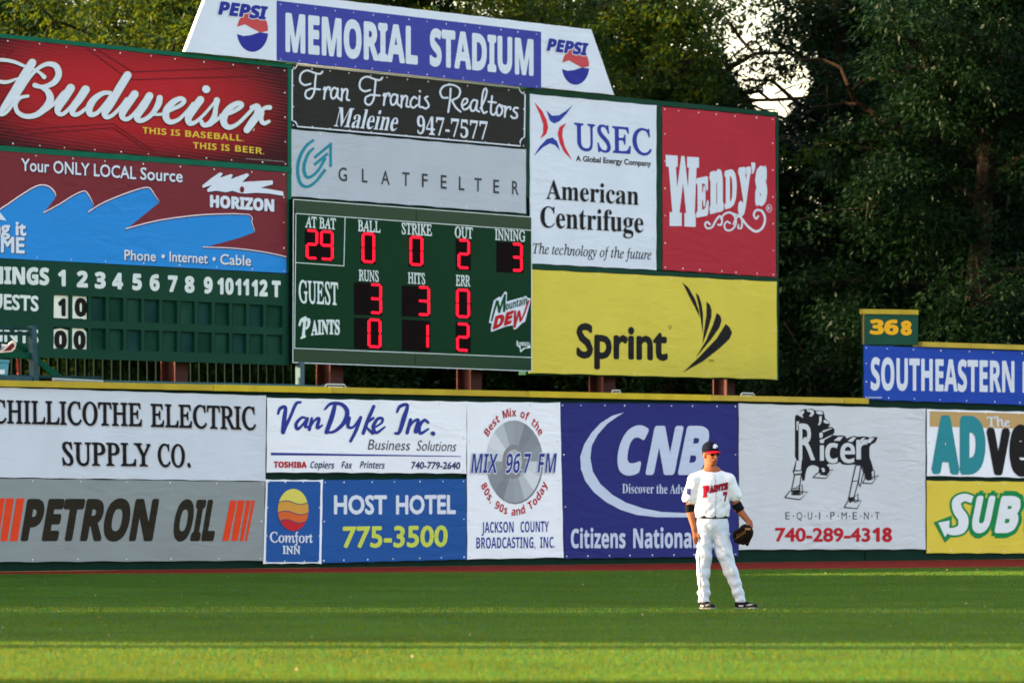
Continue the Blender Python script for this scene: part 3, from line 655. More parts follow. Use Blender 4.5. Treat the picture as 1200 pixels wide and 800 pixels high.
text(ls, B, 'PAINTS', 'sans', -27, 398.4, 45.2, 403.2, 17.6, LSW, .08, emb=.03)
nums = [('1', 68, 77, 335.2), ('2', 90, 103, 336.6), ('3', 111, 124, 337.9), ('4', 131.5, 144.2, 338.8), ('5', 155, 166.3, 339.8), ('6', 175.4, 187, 340.6), ('7', 196.8, 208, 341.9), ('8', 216.4, 228, 342.8), ('9', 238.8, 249.2, 343.6), ('10', 254.6, 273.8, 344.8), ('11', 275.6, 291.8, 345.8), ('12', 294.8, 313.6, 347), ('T', 318.6, 329, 348)]
for s_, a, c, y in nums: text(ls, B, s_, 'bsans', a, y, c, y + .4, 19.4, LSW, .08, emb=.04, name='numeral')
TILE = mat('number_card', (218, 220, 206), .6, var=.05, vscale=4); TB = mat('card_black', (28, 26, 26), .6)
tiles = [([(63.4, 345.6), (81, 346), (82, 373.4), (63, 372.2)], '1', (68, 370.2, 77, 370.6, 21), 'white number card reading 1 in the upper row of the manual scoreboard'),
         ([(85, 346.2), (105.9, 347), (105.5, 352), (103, 354), (103.4, 359.5), (105.2, 361), (105, 373.6), (99, 374.2), (96, 373.2), (85, 373)], '0', (87.6, 370.6, 102, 371, 21.6), 'white number card with torn right edge reading 0 in the upper row'),
         ([(63, 386), (71, 384.6), (82, 387.6), (79, 411.2), (63, 410.4)], '0', (63.6, 408.6, 78.4, 409, 21.6), 'skewed white number card reading 0, left one of the lower row'),
         ([(84.8, 384.2), (97, 384.8), (103.4, 391), (102.2, 412.2), (96, 411.6), (84.4, 409.6)], '0', (86.2, 409, 100.4, 409.4, 21.8), 'white number card with clipped top corner reading 0 in the lower row')]
for q, ch, (x0, y0, x1, y1, h), lab in tiles:
    mp = B.map(sum(p[0] for p in q) / len(q), max(p[1] for p in q), .03)
    t = thing('number_card', mp, lab, 'number card', 'number cards hung on the manual scoreboard'); panel('card', q, B, .03, .012, TILE, t); text(t, B, ch, 'bsans', x0, y0, x1, y1, h, TB, .034, emb=.045, name='numeral')

# beer banner (print: red field with dark corners and ray lines)
mB = mat('vinyl_red_print', (172, 30, 40), .42, bump=VB, kind='vinyl'); nt = mB.node_tree; N = nt.nodes; L = nt.links
uvn = N.new('ShaderNodeUVMap'); uvn.uv_map = 'uv'; sx = N.new('ShaderNodeSeparateXYZ'); L.new(uvn.outputs[0], sx.inputs[0])
def mth(op, a, b_=None):
    m_ = N.new('ShaderNodeMath'); m_.operation = op
    for i, v in enumerate((a, b_)):
        if v is None: continue
        if isinstance(v, (int, float)): m_.inputs[i].default_value = v
        else: L.new(v, m_.inputs[i])
    return m_.outputs[0]
u_ = sx.outputs[0]; v_ = sx.outputs[1]
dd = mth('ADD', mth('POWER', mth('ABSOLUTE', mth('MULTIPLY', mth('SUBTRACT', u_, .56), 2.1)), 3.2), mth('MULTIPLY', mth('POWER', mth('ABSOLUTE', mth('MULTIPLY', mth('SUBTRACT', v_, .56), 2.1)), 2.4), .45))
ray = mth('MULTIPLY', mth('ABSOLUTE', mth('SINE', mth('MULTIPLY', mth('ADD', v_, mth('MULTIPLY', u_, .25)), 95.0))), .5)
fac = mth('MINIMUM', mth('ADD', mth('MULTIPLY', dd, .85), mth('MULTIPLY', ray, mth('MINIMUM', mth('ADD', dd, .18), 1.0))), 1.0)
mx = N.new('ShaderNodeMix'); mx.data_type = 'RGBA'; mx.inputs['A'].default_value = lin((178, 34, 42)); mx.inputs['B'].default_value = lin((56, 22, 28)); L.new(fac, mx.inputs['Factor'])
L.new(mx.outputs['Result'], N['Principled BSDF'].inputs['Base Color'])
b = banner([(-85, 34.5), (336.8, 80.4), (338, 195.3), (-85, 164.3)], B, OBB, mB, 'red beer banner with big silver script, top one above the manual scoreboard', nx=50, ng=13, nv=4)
DKR = ink((96, 22, 32)); G1 = [[(330, 180), (520, 322), (840, 312), (1160, 305)], [(375, 190), (535, 290), (850, 278), (1110, 265)], [(0, 530), (230, 512), (455, 498), (620, 610)], [(0, 552), (230, 530), (455, 514), (592, 605)], [(60, 190), (0, 262)]]
strokes('ray_lines', [[(p[0], p[1], 4.5) for p in s_] for s_ in G1], B, U1, DKR, b, dx=0, dy=0, k=1 / 3.43, sub=1)
c1 = lambda P: [(x / 6.667, 60 + y / 6.667, w / 6.667) for x, y, w in P]
c2 = lambda P: [(160 + x / 6.486, 80 + y / 6.486, w / 6.486) for x, y, w in P]
BUD = [c1([(-240, 190, 20), (-120, 95, 24), (0, 70, 27), (90, 80, 26), (160, 105, 24), (225, 135, 22)]), c1([(-60, 225, 24), (0, 240, 28), (60, 242, 26), (135, 215, 14)]),
       c1([(252, 92, 62), (190, 190, 66), (110, 320, 62), (45, 420, 54), (0, 482, 34)]),
       c1([(-12, 500, 20), (35, 490, 24), (90, 430, 24), (170, 300, 24), (240, 195, 26), (300, 135, 28), (370, 102, 34), (435, 118, 46), (458, 180, 50), (430, 238, 46), (376, 270, 36), (320, 280, 30), (272, 268, 38)]),
       c1([(262, 143, 20), (310, 170, 22), (345, 204, 34)]),
       c1([(320, 282, 26), (372, 316, 46), (392, 380, 58), (350, 448, 52), (280, 500, 42), (200, 510, 36), (138, 478, 34), (122, 418, 30), (158, 366, 26), (218, 352, 22)]),
       c1([(360, 462, 24), (430, 405, 26), (490, 330, 26), (540, 300, 30)]),
       c1([(552, 290, 66), (505, 365, 64), (458, 435, 58), (452, 482, 38), (490, 492, 30), (550, 440, 28), (620, 350, 28)]),
       c1([(668, 302, 66), (622, 372, 62), (572, 440, 56), (568, 488, 40), (608, 494, 30), (672, 448, 26), (712, 405, 24)]),
       c1([(862, 326, 28), (800, 332, 36), (735, 378, 50), (698, 440, 56), (706, 494, 42), (760, 482, 32), (828, 405, 28), (872, 338, 24)]),
       c1([(996, 190, 62), (925, 305, 64), (862, 415, 60), (820, 480, 54), (832, 516, 36), (880, 500, 28), (940, 440, 26), (990, 375, 26)]),
       c1([(1052, 338, 62), (1006, 405, 60), (958, 480, 56), (962, 524, 38), (1004, 528, 30), (1070, 465, 28), (1120, 395, 28)]),
       c2([(98, 212, 58), (52, 290, 60), (6, 360, 54), (18, 398, 38), (68, 388, 32), (125, 340, 36), (165, 275, 48), (176, 228, 46)]),
       c2([(128, 352, 20), (190, 350, 22), (262, 318, 26), (335, 282, 30), (362, 250, 32), (335, 232, 34), (280, 258, 46), (228, 320, 54), (225, 380, 50), (258, 410, 38), (320, 390, 28), (382, 330, 24), (430, 270, 24)]),
       c2([(485, 242, 58), (438, 305, 58), (396, 372, 54), (402, 418, 40), (448, 410, 28), (520, 345, 22), (605, 245, 20)]), c2([(526, 160, 56), (530, 162, 58)]),
       c2([(610, 246, 48), (602, 300, 34), (590, 370, 42), (556, 420, 42), (510, 434, 32), (492, 405, 30)]), c2([(560, 432, 24), (620, 385, 24), (670, 345, 22)]),
       c2([(640, 358, 22), (712, 342, 26), (778, 306, 30), (800, 278, 34), (768, 268, 36), (712, 300, 46), (668, 360, 54), (664, 416, 50), (700, 450, 38), (762, 428, 28), (830, 365, 26), (880, 312, 26)]),
       c2([(876, 300, 34), (918, 296, 50), (920, 350, 56), (880, 410, 58), (838, 470, 50)]), c2([(880, 400, 18), (930, 345, 26), (975, 304, 30), (1012, 300, 36)]), c2([(958, 340, 26), (946, 390, 34), (968, 420, 30), (1006, 405, 24)])]
strokes('lettering_shadow', BUD, B, U1, ink((70, 18, 26)), b, grow=.5, sx=.5, sy=.9)
strokes('lettering_outline', BUD, B, U1 + .008, ink((168, 140, 70)), b, grow=.45)
strokes('lettering', BUD, B, U1 + .016, ink((206, 213, 222)), b, label='big silver script')
BG = ink((214, 182, 62))
for s_, a, y0, c, y1 in (('THIS', 167, 156.2, 195, 158.4), ('IS', 200, 158.8, 211, 159.6), ('BASEBALL.', 217, 160.2, 285.8, 165.8), ('THIS', 226.3, 173.9, 254, 176), ('IS', 259, 176.4, 269, 177.2), ('BEER.', 275.5, 177.6, 309.6, 180.9)):
    text(b, B, s_, 'bsans', a, y0, c, y1, 7.3, BG, U1 + .002, emb=0)
shape('trademark', [ell(297, 151.8, 1.6, 2, 10)], B, U1, ink((190, 150, 140)), b)
text(b, B, 'IIIIIIIIIIIIIIIIIIIIIIII', 'sans', 288, 186.4, 333, 190, .9, ink((190, 180, 184)), U1)

MAR = vinyl((114, 42, 50)); b = banner([(-85, 169.8), (335.9, 201.9), (336.2, 320.4), (-85, 298.2)], B, OBB, MAR, 'maroon telephone company banner with bright blue hand swoosh, second from top at left', nx=50, ng=10, nv=4)
SWB = ink((40, 130, 204)); I_SH = ink((40, 22, 50))
top = [(-85, 292), (-40, 268), (0, 246), (15, 236), (30, 226), (42, 219.3), (50, 217.6), (58, 219.8), (64, 226), (65.5, 231), (51, 250.2), (70, 240), (85, 230.4), (97, 225), (101.4, 226), (106, 233), (110, 241), (103.6, 249.4), (116, 241), (131, 234), (150, 226.6), (168, 221), (176, 221.6), (181, 229), (187, 237), (147.6, 269), (163, 264.6), (188, 258.7), (225.6, 253.6), (253.7, 251.8), (292, 252.2), (295, 261), (298.7, 272), (281.8, 278.4), (238, 290.4), (272.4, 291.6), (310, 296.2), (335.4, 301.8)]
shape('swoosh', [top + [(336, 320), (-85, 297.9)]], B, U1, SWB, b)
ed = [[p + (2.6,) for p in top[:9]], [p + (2.4,) for p in top[10:15]] + [], [p + (2.4,) for p in top[17:23]], [p + (2.4,) for p in top[25:30]], [p + (2.2,) for p in top[34:]]]
ed[0] += [(65.5, 231, 1.5)]; ed[1] += [(106, 233, 2), (110, 241, 1.4)]; ed[2] += [(181, 229, 2), (187, 237, 1.4)]; ed[3] += [(292, 252.2, 2), (295, 261, 2), (298.7, 272, 1.4)]
strokes('swoosh_outline', ed, B, U2, ink((48, 30, 70)), b, sub=2, grow=-.3); strokes('swoosh_outline', ed, B, U3, ink((222, 206, 214)), b, sub=2, grow=-.55, sy=-.9)
for gx, m_, o_ in ((.9, I_SH, U2), (0, I_WHT, U4)):
    text(b, B, 'Your ONLY LOCAL', 'sans', 24.8, 200.2, 159.5, 210.3, 14.6, m_, o_, emb=.014, sx=gx, sy=gx); text(b, B, 'Source', 'sans', 164.5, 210.6, 214, 213.8, 14.4, m_, o_, emb=.014, sx=gx, sy=gx)
    text(b, B, 'Phone', 'sans', 145.8, 304.8, 182.8, 306.4, 12.2, m_, o_, emb=.014, sx=gx, sy=gx); text(b, B, 'Internet', 'sans', 198.6, 306.6, 243.6, 309, 12.2, m_, o_, emb=.014, sx=gx, sy=gx)
    text(b, B, 'Cable', 'sans', 258, 309.8, 294.4, 311.6, 12.2, m_, o_, emb=.014, sx=gx, sy=gx)
    shape('dot', [ell(191.2 + gx, 300.4 + gx, 2, 2.4, 12), ell(250.8 + gx, 303.6 + gx, 2, 2.4, 12)], B, o_, m_, b)
    text(b, B, 'HORIZON', 'bsans', 246, 243, 321.4, 248.2, 14.6, m_, o_, emb=.045, sx=gx, sy=gx)
    text(b, B, 'Bring it', 'sans', -36, 273.5, 31, 276.6, 17.2, m_, o_, emb=.035, sx=gx, sy=gx); text(b, B, 'HOME', 'sans', -34, 294, 29, 297.3, 19, m_, o_, emb=.03, sx=gx, sy=gx)
    shape('swoosh_mark', [[(410, 200), (470, 152), (520, 118), (540, 125), (520, 152), (590, 128), (602, 136), (588, 160), (690, 123), (705, 135), (660, 178), (720, 174), (850, 168), (853, 192), (775, 213), (840, 224), (915, 237), (920, 265), (830, 250), (750, 245), (680, 250), (640, 246), (600, 232), (560, 242), (500, 232), (445, 240), (440, 225), (470, 197), (415, 215)]], B, o_, m_, b, dx=160 + gx, dy=180 + gx, k=1 / 5.33)
shape('hole_mark', [ell(283.6, 222.2, 2.6, 3.8, 14)], B, U5, ink((112, 30, 44)), b)
shape('arrow_tip', [[(-8, 240), (0.5, 249.5), (7.6, 258.6), (0, 257.4), (-8, 254)]], B, U4, I_WHT, b)

# --- right-hand billboard frame
rb = thing('billboard', B.map(765, 560), 'green billboard frame on red steel posts holding the white, red and yellow banners', 'billboard')
panel('backing', [(616, 103.4), (912.4, 132.2), (912.6, 445.6), (616, 439)], B, -.03, .18, G_DARK, rb)
for q in ([(617, 103), (912.4, 131.6), (912.4, 137), (617, 108.8)], [(622, 309.4), (909.6, 325.4), (909.6, 329.4), (622, 315.2)], [(770, 123.6), (775.6, 124), (776, 316.2), (770, 316)], [(909.4, 137.2), (912.4, 137.4), (912.6, 445.4), (910.9, 445.2)], [(616.8, 109), (620.6, 109.4), (620.6, 232), (616.8, 232)]):
    panel('trim_rail', q, B, .055 if q[0][0] != 770 else .052, .05, G_DARK, rb)
mf = thing('billboard', B.map(480, 560), 'dark green billboard frame behind the black script banner and the pale grey banner', 'billboard')
panel('backing', [(339, 74), (619.5, 103), (619.5, 254.6), (339, 233)], B, -.028, .18, G_DARK, mf)
# --- black script banner
b = banner([(341, 75.2), (617.4, 105.4), (616.8, 174.2), (340.6, 149.8)], B, OBB, BLACK, 'black realtor banner with white monoline script inside a notched white border', ng=12, nv=3)
Z = dict(dx=340, dy=70, k=1 / 4.286)
bd = [(33, 26), (1150, 142), (1153, 154), (1162, 166), (1180, 176), (1177, 388), (1163, 398), (1155, 412), (1157, 434), (36, 336), (33, 322), (24, 311), (10, 305), (11, 50), (26, 44), (33, 34), (33, 26)]
strokes('border', [[(x, y, 6.5) for x, y in bd]], B, U1, I_WHT, b, sub=1, **Z)
strokes('border', [[(38, 20, 2.5), (1150, 135, 2.5)]], B, U1, I_WHT, b, sub=1, **Z)
def sh_(S, dx, dy): return [[(x + dx, y + dy) for x, y in s_] for s_ in S]
Fs = [[(102, 122), (72, 128), (50, 108), (55, 72), (85, 55), (125, 68), (150, 72), (163, 60)], [(130, 74), (126, 110), (120, 165), (100, 196), (78, 186), (80, 160), (100, 148)], [(104, 146), (150, 150)]]
rs = [[(168, 150), (174, 140), (176, 150), (170, 198)], [(173, 168), (188, 140), (200, 142), (198, 152)]]
As = [[(238, 150), (220, 142), (205, 165), (210, 194), (228, 188), (240, 152)], [(240, 146), (238, 185), (250, 200)]]
ns = [[(258, 152), (262, 150), (258, 206)], [(260, 176), (274, 150), (288, 156), (284, 198), (297, 204)]]
FR = Fs + rs + As + ns + sh_(Fs + rs, 300, 31) + sh_(As, 300, 32) + sh_(ns, 300, 34) + \
     [[(636, 196), (622, 188), (606, 208), (606, 232), (620, 242), (638, 228)], [(650, 184), (648, 232), (662, 240)], [(651, 158), (653, 160)], [(690, 186), (677, 194), (690, 214), (696, 234), (680, 246), (664, 238)],
      [(792, 192), (765, 190), (754, 160), (775, 132), (820, 128), (852, 150), (846, 186), (812, 205)], [(806, 146), (803, 200), (794, 264)], [(812, 205), (832, 240), (856, 262)],
      [(868, 230), (888, 216), (888, 198), (872, 200), (862, 226), (872, 250), (890, 246), (903, 232)], [(938, 206), (920, 204), (906, 228), (910, 256), (928, 252), (940, 212)], [(940, 208), (936, 250), (950, 262)],
      [(956, 246), (978, 200), (988, 158), (976, 148), (966, 180), (962, 240), (972, 268), (988, 262)], [(1014, 184), (1008, 262), (1022, 278), (1032, 266)], [(996, 212), (1034, 216)],
      [(1050, 226), (1037, 248), (1042, 280), (1058, 276), (1066, 250), (1052, 228), (1072, 236)], [(1078, 240), (1082, 236), (1078, 288)], [(1080, 260), (1092, 240), (1106, 240), (1106, 250)],
      [(1144, 244), (1130, 242), (1122, 256), (1138, 272), (1138, 290), (1120, 294), (1110, 284)]]
strokes('lettering', FR, B, U2, I_WHT, b, w=9.5, label='white monoline script', **Z)
text(b, B, 'Maleine', 'bserif', 391.3, 148, 469.5, 153.8, 22.2, I_WHT, U1, sh=.24); text(b, B, '947-7577', 'bserif', 488.6, 156.8, 571.4, 164, 20.4, I_WHT, U1)
# --- pale grey banner
b = banner([(341, 151.2), (616.6, 175), (616.6, 250.6), (341.2, 230.4)], B, OBB, PALE, 'pale grey banner with spaced dark capitals and a teal curved arrow emblem', ng=8, nv=2)
Z = dict(dx=340, dy=150, k=1 / 4.286); TL_ = ink((36, 128, 146))
strokes('emblem', [[(120, 60, 13), (80, 92, 15), (48, 150, 17), (38, 215, 17), (52, 278, 17), (88, 295, 15), (130, 268, 14), (178, 208, 16)],
                   [(120, 100, 12), (90, 132, 15), (70, 190, 17), (76, 236, 17), (98, 248, 15), (140, 215, 14), (178, 150, 16)]], B, U1, TL_, b, cap=False, **Z)
strokes('emblem', [[(122, 150, 14), (204, 82, 14)], [(204, 74, 13), (204, 196, 13)], [(122, 186, 14), (190, 128, 14)]], B, U2, TL_, b, cap=False, sub=1, **Z)
DG = ink((58, 60, 66))
for ch, a, c, y in (('G', 243, 286, 268), ('L', 361, 389, 275), ('A', 458, 500, 285), ('T', 563, 600, 292), ('F', 662, 691, 299), ('E', 757, 786, 306), ('L', 848, 876, 314), ('T', 926, 962, 321), ('E', 1021, 1050, 329), ('R', 1115, 1148, 336)):
    text(b, B, ch, 'sans', 340 + a / 4.286, 150 + (y - 2) / 4.286, 340 + c / 4.286, 150 + (y + 1) / 4.286, 16, DG, U1, emb=.012)
# --- stadium name banner on top, wrapped round its frame
IVW = vinyl((208, 214, 226)); DBL = ink((60, 66, 150))
st = banner([(246.6, -17.6), (693, 34.6), (720, 111.6), (216.8, 60.9)], B, .16, IVW, 'white trapezoid banner with purple blue centre naming the stadium, on top of the boards', nx=60, ng=14, nv=2, grom=False, sag=.5)
panel('frame', [(247.2, -17), (692.6, 35), (719.2, 111.2), (217.4, 60.4)], B, .147, .075, mat('white_cloth_edge', (224, 224, 220), .7), st)
A1, A2, A3, A4 = .163, .166, .1685, .171
shape('blue_field', [[(324.2, 1), (634.2, 37.6), (634.2, 104.2), (324.2, 71)]], B, A1, DBL, st)
text(st, B, 'MEMORIAL', 'bsans', 334.5, 61, 489.6, 76.2, 46, I_WHT, A2, emb=.03, h2=44.4); text(st, B, 'STADIUM', 'bsans', 503.6, 77.4, 625.2, 89.4, 44.2, I_WHT, A2, emb=.03, h2=42.8)
mb = MB()
for i in range(15):
    for t in (0, 1):
        x = 329 + (629 - 329) * i / 14 + random.uniform(-3, 3) * (0 < i < 14); y = (4.4 if t == 0 else 68.6) + (.118 if t == 0 else .107) * (x - 324.2) + random.uniform(-.5, .5)
        c = B.map(x, y, A2); r = random.uniform(.7, 1.0) / F * c.y; ring = [c + (B.D3 * math.cos(a) + Vector((0, 0, 1)) * math.sin(a)) * r for a in [k * math.pi / 3 for k in range(6)]]; mb.add(ring, [(0, 1, 2, 3, 4, 5)])
mb.build('grommets', GROM, st)['kind'] = 'stuff'
PBL = ink((44, 48, 140)); PRD = ink((188, 74, 78))
for x0, y0, x1, y1, h, gx, gy, rx, ry in ((255.4, 17.2, 314.4, 23.6, 15.6, 296, 36.6, 18.4, 24.4), (640.4, 59.6, 690, 65.6, 14.6, 674.6, 78, 16, 21.6)):
    t0 = ell(gx, gy, rx, ry, n=20, a0=12, a1=168); w1 = [(gx - rx * .98, gy - ry * .2), (gx - rx * .5, gy - ry * .32), (gx, gy - ry * .12), (gx + rx * .5, gy + ry * .08), (gx + rx * .98, gy + ry * .0)]
    shape('emblem', [t0[::-1][::1][0:] and t0 + w1[0:1] + w1[1:]], B, A1, PRD, st)
    t1 = ell(gx, gy, rx, ry, n=20, a0=-8, a1=-172); w2 = [(gx - rx * .99, gy + ry * .14), (gx - rx * .6, gy + ry * .24), (gx - rx * .1, gy + ry * .2), (gx + rx * .45, gy + ry * .06), (gx + rx * .99, gy + ry * .12)]
    shape('emblem', [t1 + w2], B, A1, PBL, st)
    for gr, m_, o_ in ((.05, I_WHT, A2), (0, PBL, A3)): text(st, B, 'PEPSI', 'bsans', x0, y0, x1, y1, h, m_, o_, emb=.045, grow=gr, sh=.22)

# --- white, red and yellow banners
b = banner([(621, 110), (769.4, 123.6), (769.4, 316.6), (621, 308.8)], B, OBB + .002, WHITE, 'white energy company banner with red and blue star and black serif lettering', nx=30, ng=5, nv=5)
Z = dict(dx=620, dy=100, k=1 / 3.64); UB = ink((46, 62, 150)); UR = ink((198, 50, 62))
shape('emblem', [[(22, 72), (55, 108), (76, 150), (82, 180), (74, 208), (48, 230), (60, 200), (60, 165), (45, 122)], [(160, 160), (145, 185), (142, 215), (152, 260), (184, 320), (150, 285), (130, 245), (122, 205), (130, 178)]], B, U1 + .001, UR, b, **Z)
shape('emblem', [[(74, 108), (98, 130), (128, 128), (160, 108), (188, 82), (160, 122), (130, 154), (106, 164), (88, 150)], [(20, 303), (45, 262), (75, 230), (100, 223), (120, 240), (132, 280), (112, 256), (90, 248), (60, 264)]], B, U1 + .001, UB, b, **Z)
text(b, B, 'USEC', 'iserif', 672.6, 176, 763.8, 182.6, 32.2, UB, U1 + .001, h2=31, sh='up', emb=.018)
text(b, B, 'A Global Energy Company', 'sans', 675, 189, 763, 195.2, 6.8, I_BLK, U1 + .001, emb=.03)
text(b, B, 'American', 'bserif', 640.4, 233, 748.6, 240.4, 22.4, I_BLK, U1 + .01); text(b, B, 'Centrifuge', 'bserif', 633.6, 266, 754.2, 272.8, 24.4, I_BLK, U1 + .01)
text(b, B, 'The technology of the future', 'iserif', 624.6, 297, 763.4, 304.4, 12, I_BLK, U1 + .001, emb=.008)
b = banner([(776, 124.8), (908.8, 137), (909.8, 325.2), (776.6, 316.4)], B, OBB, RED, 'red restaurant banner with white slab letters and a curly flourish', nx=30, ng=6, nv=6)
Z = dict(dx=770, dy=120, k=1 / 3.81)
Wp = [(38, 235), (92, 238), (92, 288), (84, 289), (90, 380), (108, 240), (122, 240), (138, 380), (142, 292), (134, 291), (134, 243), (187, 246), (187, 292), (176, 293), (168, 498), (172, 499), (172, 556), (122, 554), (122, 494), (130, 494), (116, 360), (100, 492), (110, 493), (110, 552), (56, 552), (56, 490), (68, 490), (52, 288), (40, 286)]
shape('lettering', [Wp], B, U1, I_WHT, b, **Z)
def zl(ch, x0, y0, x1, y1, h, e, st_='bserif'): text(b, B, ch, st_, 770 + x0 / 3.81, 120 + y0 / 3.81, 770 + x1 / 3.81, 120 + y1 / 3.81, h / 3.81, I_WHT, U2, emb=e)
zl('E', 173, 516, 231, 504, 176, .045); zl('n', 233, 501, 299, 484, 262, .05); zl('D', 300, 479, 356, 464, 172, .05); zl('y', 361, 452, 421, 446, 222, .05); zl('s', 438, 462, 492, 456, 236, .06)
shape('lettering', [[(421, 268), (438, 270), (438, 294), (430, 318), (422, 318), (426, 300), (421, 296)]], B, U2, I_WHT, b, **Z)
strokes('flourish', [[(236, 545, 8), (224, 534, 9), (214, 545, 8), (224, 562, 8), (246, 556, 8), (262, 528, 9), (280, 508, 9), (290, 522, 8), (286, 546, 8), (272, 546, 7)],
                     [(284, 520, 6), (302, 498, 8), (326, 492, 9), (346, 508, 9), (352, 540, 8), (334, 568, 8), (310, 570, 8), (300, 550, 7), (312, 532, 7), (326, 540, 7)],
                     [(340, 545, 6), (352, 520, 7), (368, 508, 8), (380, 530, 8), (376, 560, 8), (362, 560, 7), (364, 546, 6)],
                     [(340, 496, 7), (372, 512, 9), (404, 552, 10), (440, 576, 11), (470, 560, 10), (482, 520, 10), (468, 486, 10), (442, 482, 9), (432, 502, 9), (442, 520, 8), (452, 508, 8)]], B, U1, I_WHT, b, **Z)
strokes('trademark', [[(512, 473, 2.5), (508, 486, 2.5), (500, 490, 2.5), (490, 482, 2.5), (488, 468, 2.5), (498, 457, 2.5), (508, 462, 2.5), (512, 473, 2.5)]], B, U1, I_WHT, b, **Z)
text(b, B, 'R', 'bsans', 899.6, 246.2, 902.6, 246.4, 4, I_WHT, U1)
b = banner([(620, 315.3), (910.4, 329.8), (910.9, 444.8), (620, 437.2)], B, OBB + .002, YELLOW, 'large yellow banner with black lettering and a black feather fan emblem', nx=50, ng=7, nv=2)
text(b, B, 'Sprint', 'sans', 675.4, 419.4, 782.6, 422.6, 41, I_BLK, U1 + .001, emb=.032)
shape('emblem', [[(718, 82), (748, 108), (780, 165), (796, 215), (800, 246), (780, 205), (750, 148)], [(781, 130), (796, 146), (808, 180), (816, 230), (815, 326), (806, 262), (796, 195)], [(832, 173), (848, 188), (856, 212), (855, 246), (838, 305), (812, 374), (822, 300), (832, 235)], [(880, 226), (896, 238), (903, 262), (892, 296), (850, 355), (780, 438), (832, 352), (862, 282)], [(922, 278), (940, 292), (952, 318), (940, 348), (898, 388), (820, 450), (720, 506), (800, 430), (880, 345)]], B, U1 + .001, I_BLK, b, dx=620, dy=310, k=.25)
text(b, B, 'TM', 'sans', 830.6, 424.2, 836.4, 424.4, 3.2, I_BLK, U1 + .004); strokes('trademark', [[(667, 294, 2), (663, 303, 2), (657, 300, 2), (656, 288, 2), (662, 284, 2), (667, 294, 2)]], B, U1 + .001, I_BLK, b, dx=620, dy=310, k=.25)

# --- electronic scoreboard
es = thing('electronic_scoreboard', B.map(483, 560, .3), 'dark green electronic scoreboard with red digits and white captions in the middle', 'scoreboard')
ESG = mat('scoreboard_green_acrylic', (10, 52, 34), .3, var=.05, vscale=.8, spec=.1); ESP = mat('scoreboard_green_panel', (9, 50, 30), .5, var=.05, vscale=1.5); ESK = mat('scoreboard_casing', (10, 28, 24), .5)
WT = mat('scoreboard_white_line', (206, 216, 216), .5)
EO = .17
panel('casing', [(343.6, 233.2), (623, 254), (623, 434.8), (342.9, 424.8)], B, EO, .2, ESK, es)
panel('face_panel', [(346.4, 250.6), (622.6, 270.6), (622.4, 418.2), (345.2, 407.4)], B, EO + .012, .01, ESP, es)
for q in ([(344.6, 234.4), (487.4, 245), (487.4, 260.4), (346.6, 249.8)], [(488, 245), (622.6, 255), (622.6, 269.4), (488, 260.4)], [(344.4, 408.6), (486.4, 414), (486.4, 429), (343.8, 423.8)], [(487, 414), (622.4, 419.2), (622.4, 433.6), (487, 429)]):
    panel('fascia_panel', q, B, EO + .012, .01, ESG, es)
ln = [[(343.9, 233.6), (623, 254.4)], [(623, 254.4), (623, 434.6)], [(623, 434.6), (343.2, 424.6)], [(343.2, 424.6), (343.9, 233.6)], [(346.8, 250.2), (623, 270)], [(345.2, 407.9), (622.6, 418.7)], [(346.8, 250.2), (345.2, 407.9)], [(404.4, 254.6), (403, 311.6)], [(403, 311.6), (346.2, 307.6)]]
strokes('white_lines', [[p + (.85,) for p in q] for q in ln], B, EO + .018, WT, es, sub=1, cap=False)
E1, E2, E3, E4 = EO + .016, EO + .02, EO + .024, EO + .028
for s_, a, y0, c, y1, h in (('AT BAT', 357.6, 266.4, 393.6, 269, 13), ('BALL', 419.4, 270.9, 445.8, 272.7, 13.2), ('STRIKE', 470.8, 274.3, 506.2, 276.6, 13.4), ('OUT', 533, 278.4, 554, 279.8, 13), ('INNING', 580, 281.2, 615.6, 283.4, 13),
                            ('RUNS', 420.4, 328.8, 443.8, 330.4, 13), ('HITS', 478, 332, 498.2, 333.2, 13), ('ERR', 534.2, 335, 551.2, 335.8, 13), ('GUEST', 350, 354.8, 396.2, 357.6, 26.6)):
    text(es, B, s_, 'iserif', a, y0, c, y1, h, WT, E1, sh='up', emb=.022)
text(es, B, 'P', 'bserif', 352, 397.4, 364.5, 393.8, 22.5, WT, E1, emb=.03, sh=.1); strokes('lettering', [[(351, 381, 2.4), (353, 375, 3), (358, 372, 3)]], B, E1, WT, es)
text(es, B, 'AINTS', 'bserif', 364.6, 393.2, 398.2, 392.4, 17.4, WT, E1, emb=.03, arch=1.0)
LED0 = mat('digit_window_black', (20, 12, 14), .7, spec=.02); LEDR = mat('led_red', (255, 12, 34), .5, emit=.62)
SEG = {'0': 'abcdef', '1': 'bc', '2': 'abged', '3': 'abgcd', '9': 'abcdfg'}
def z4(x, y): return (330 + x / 3.265, 225 + y / 3.265)
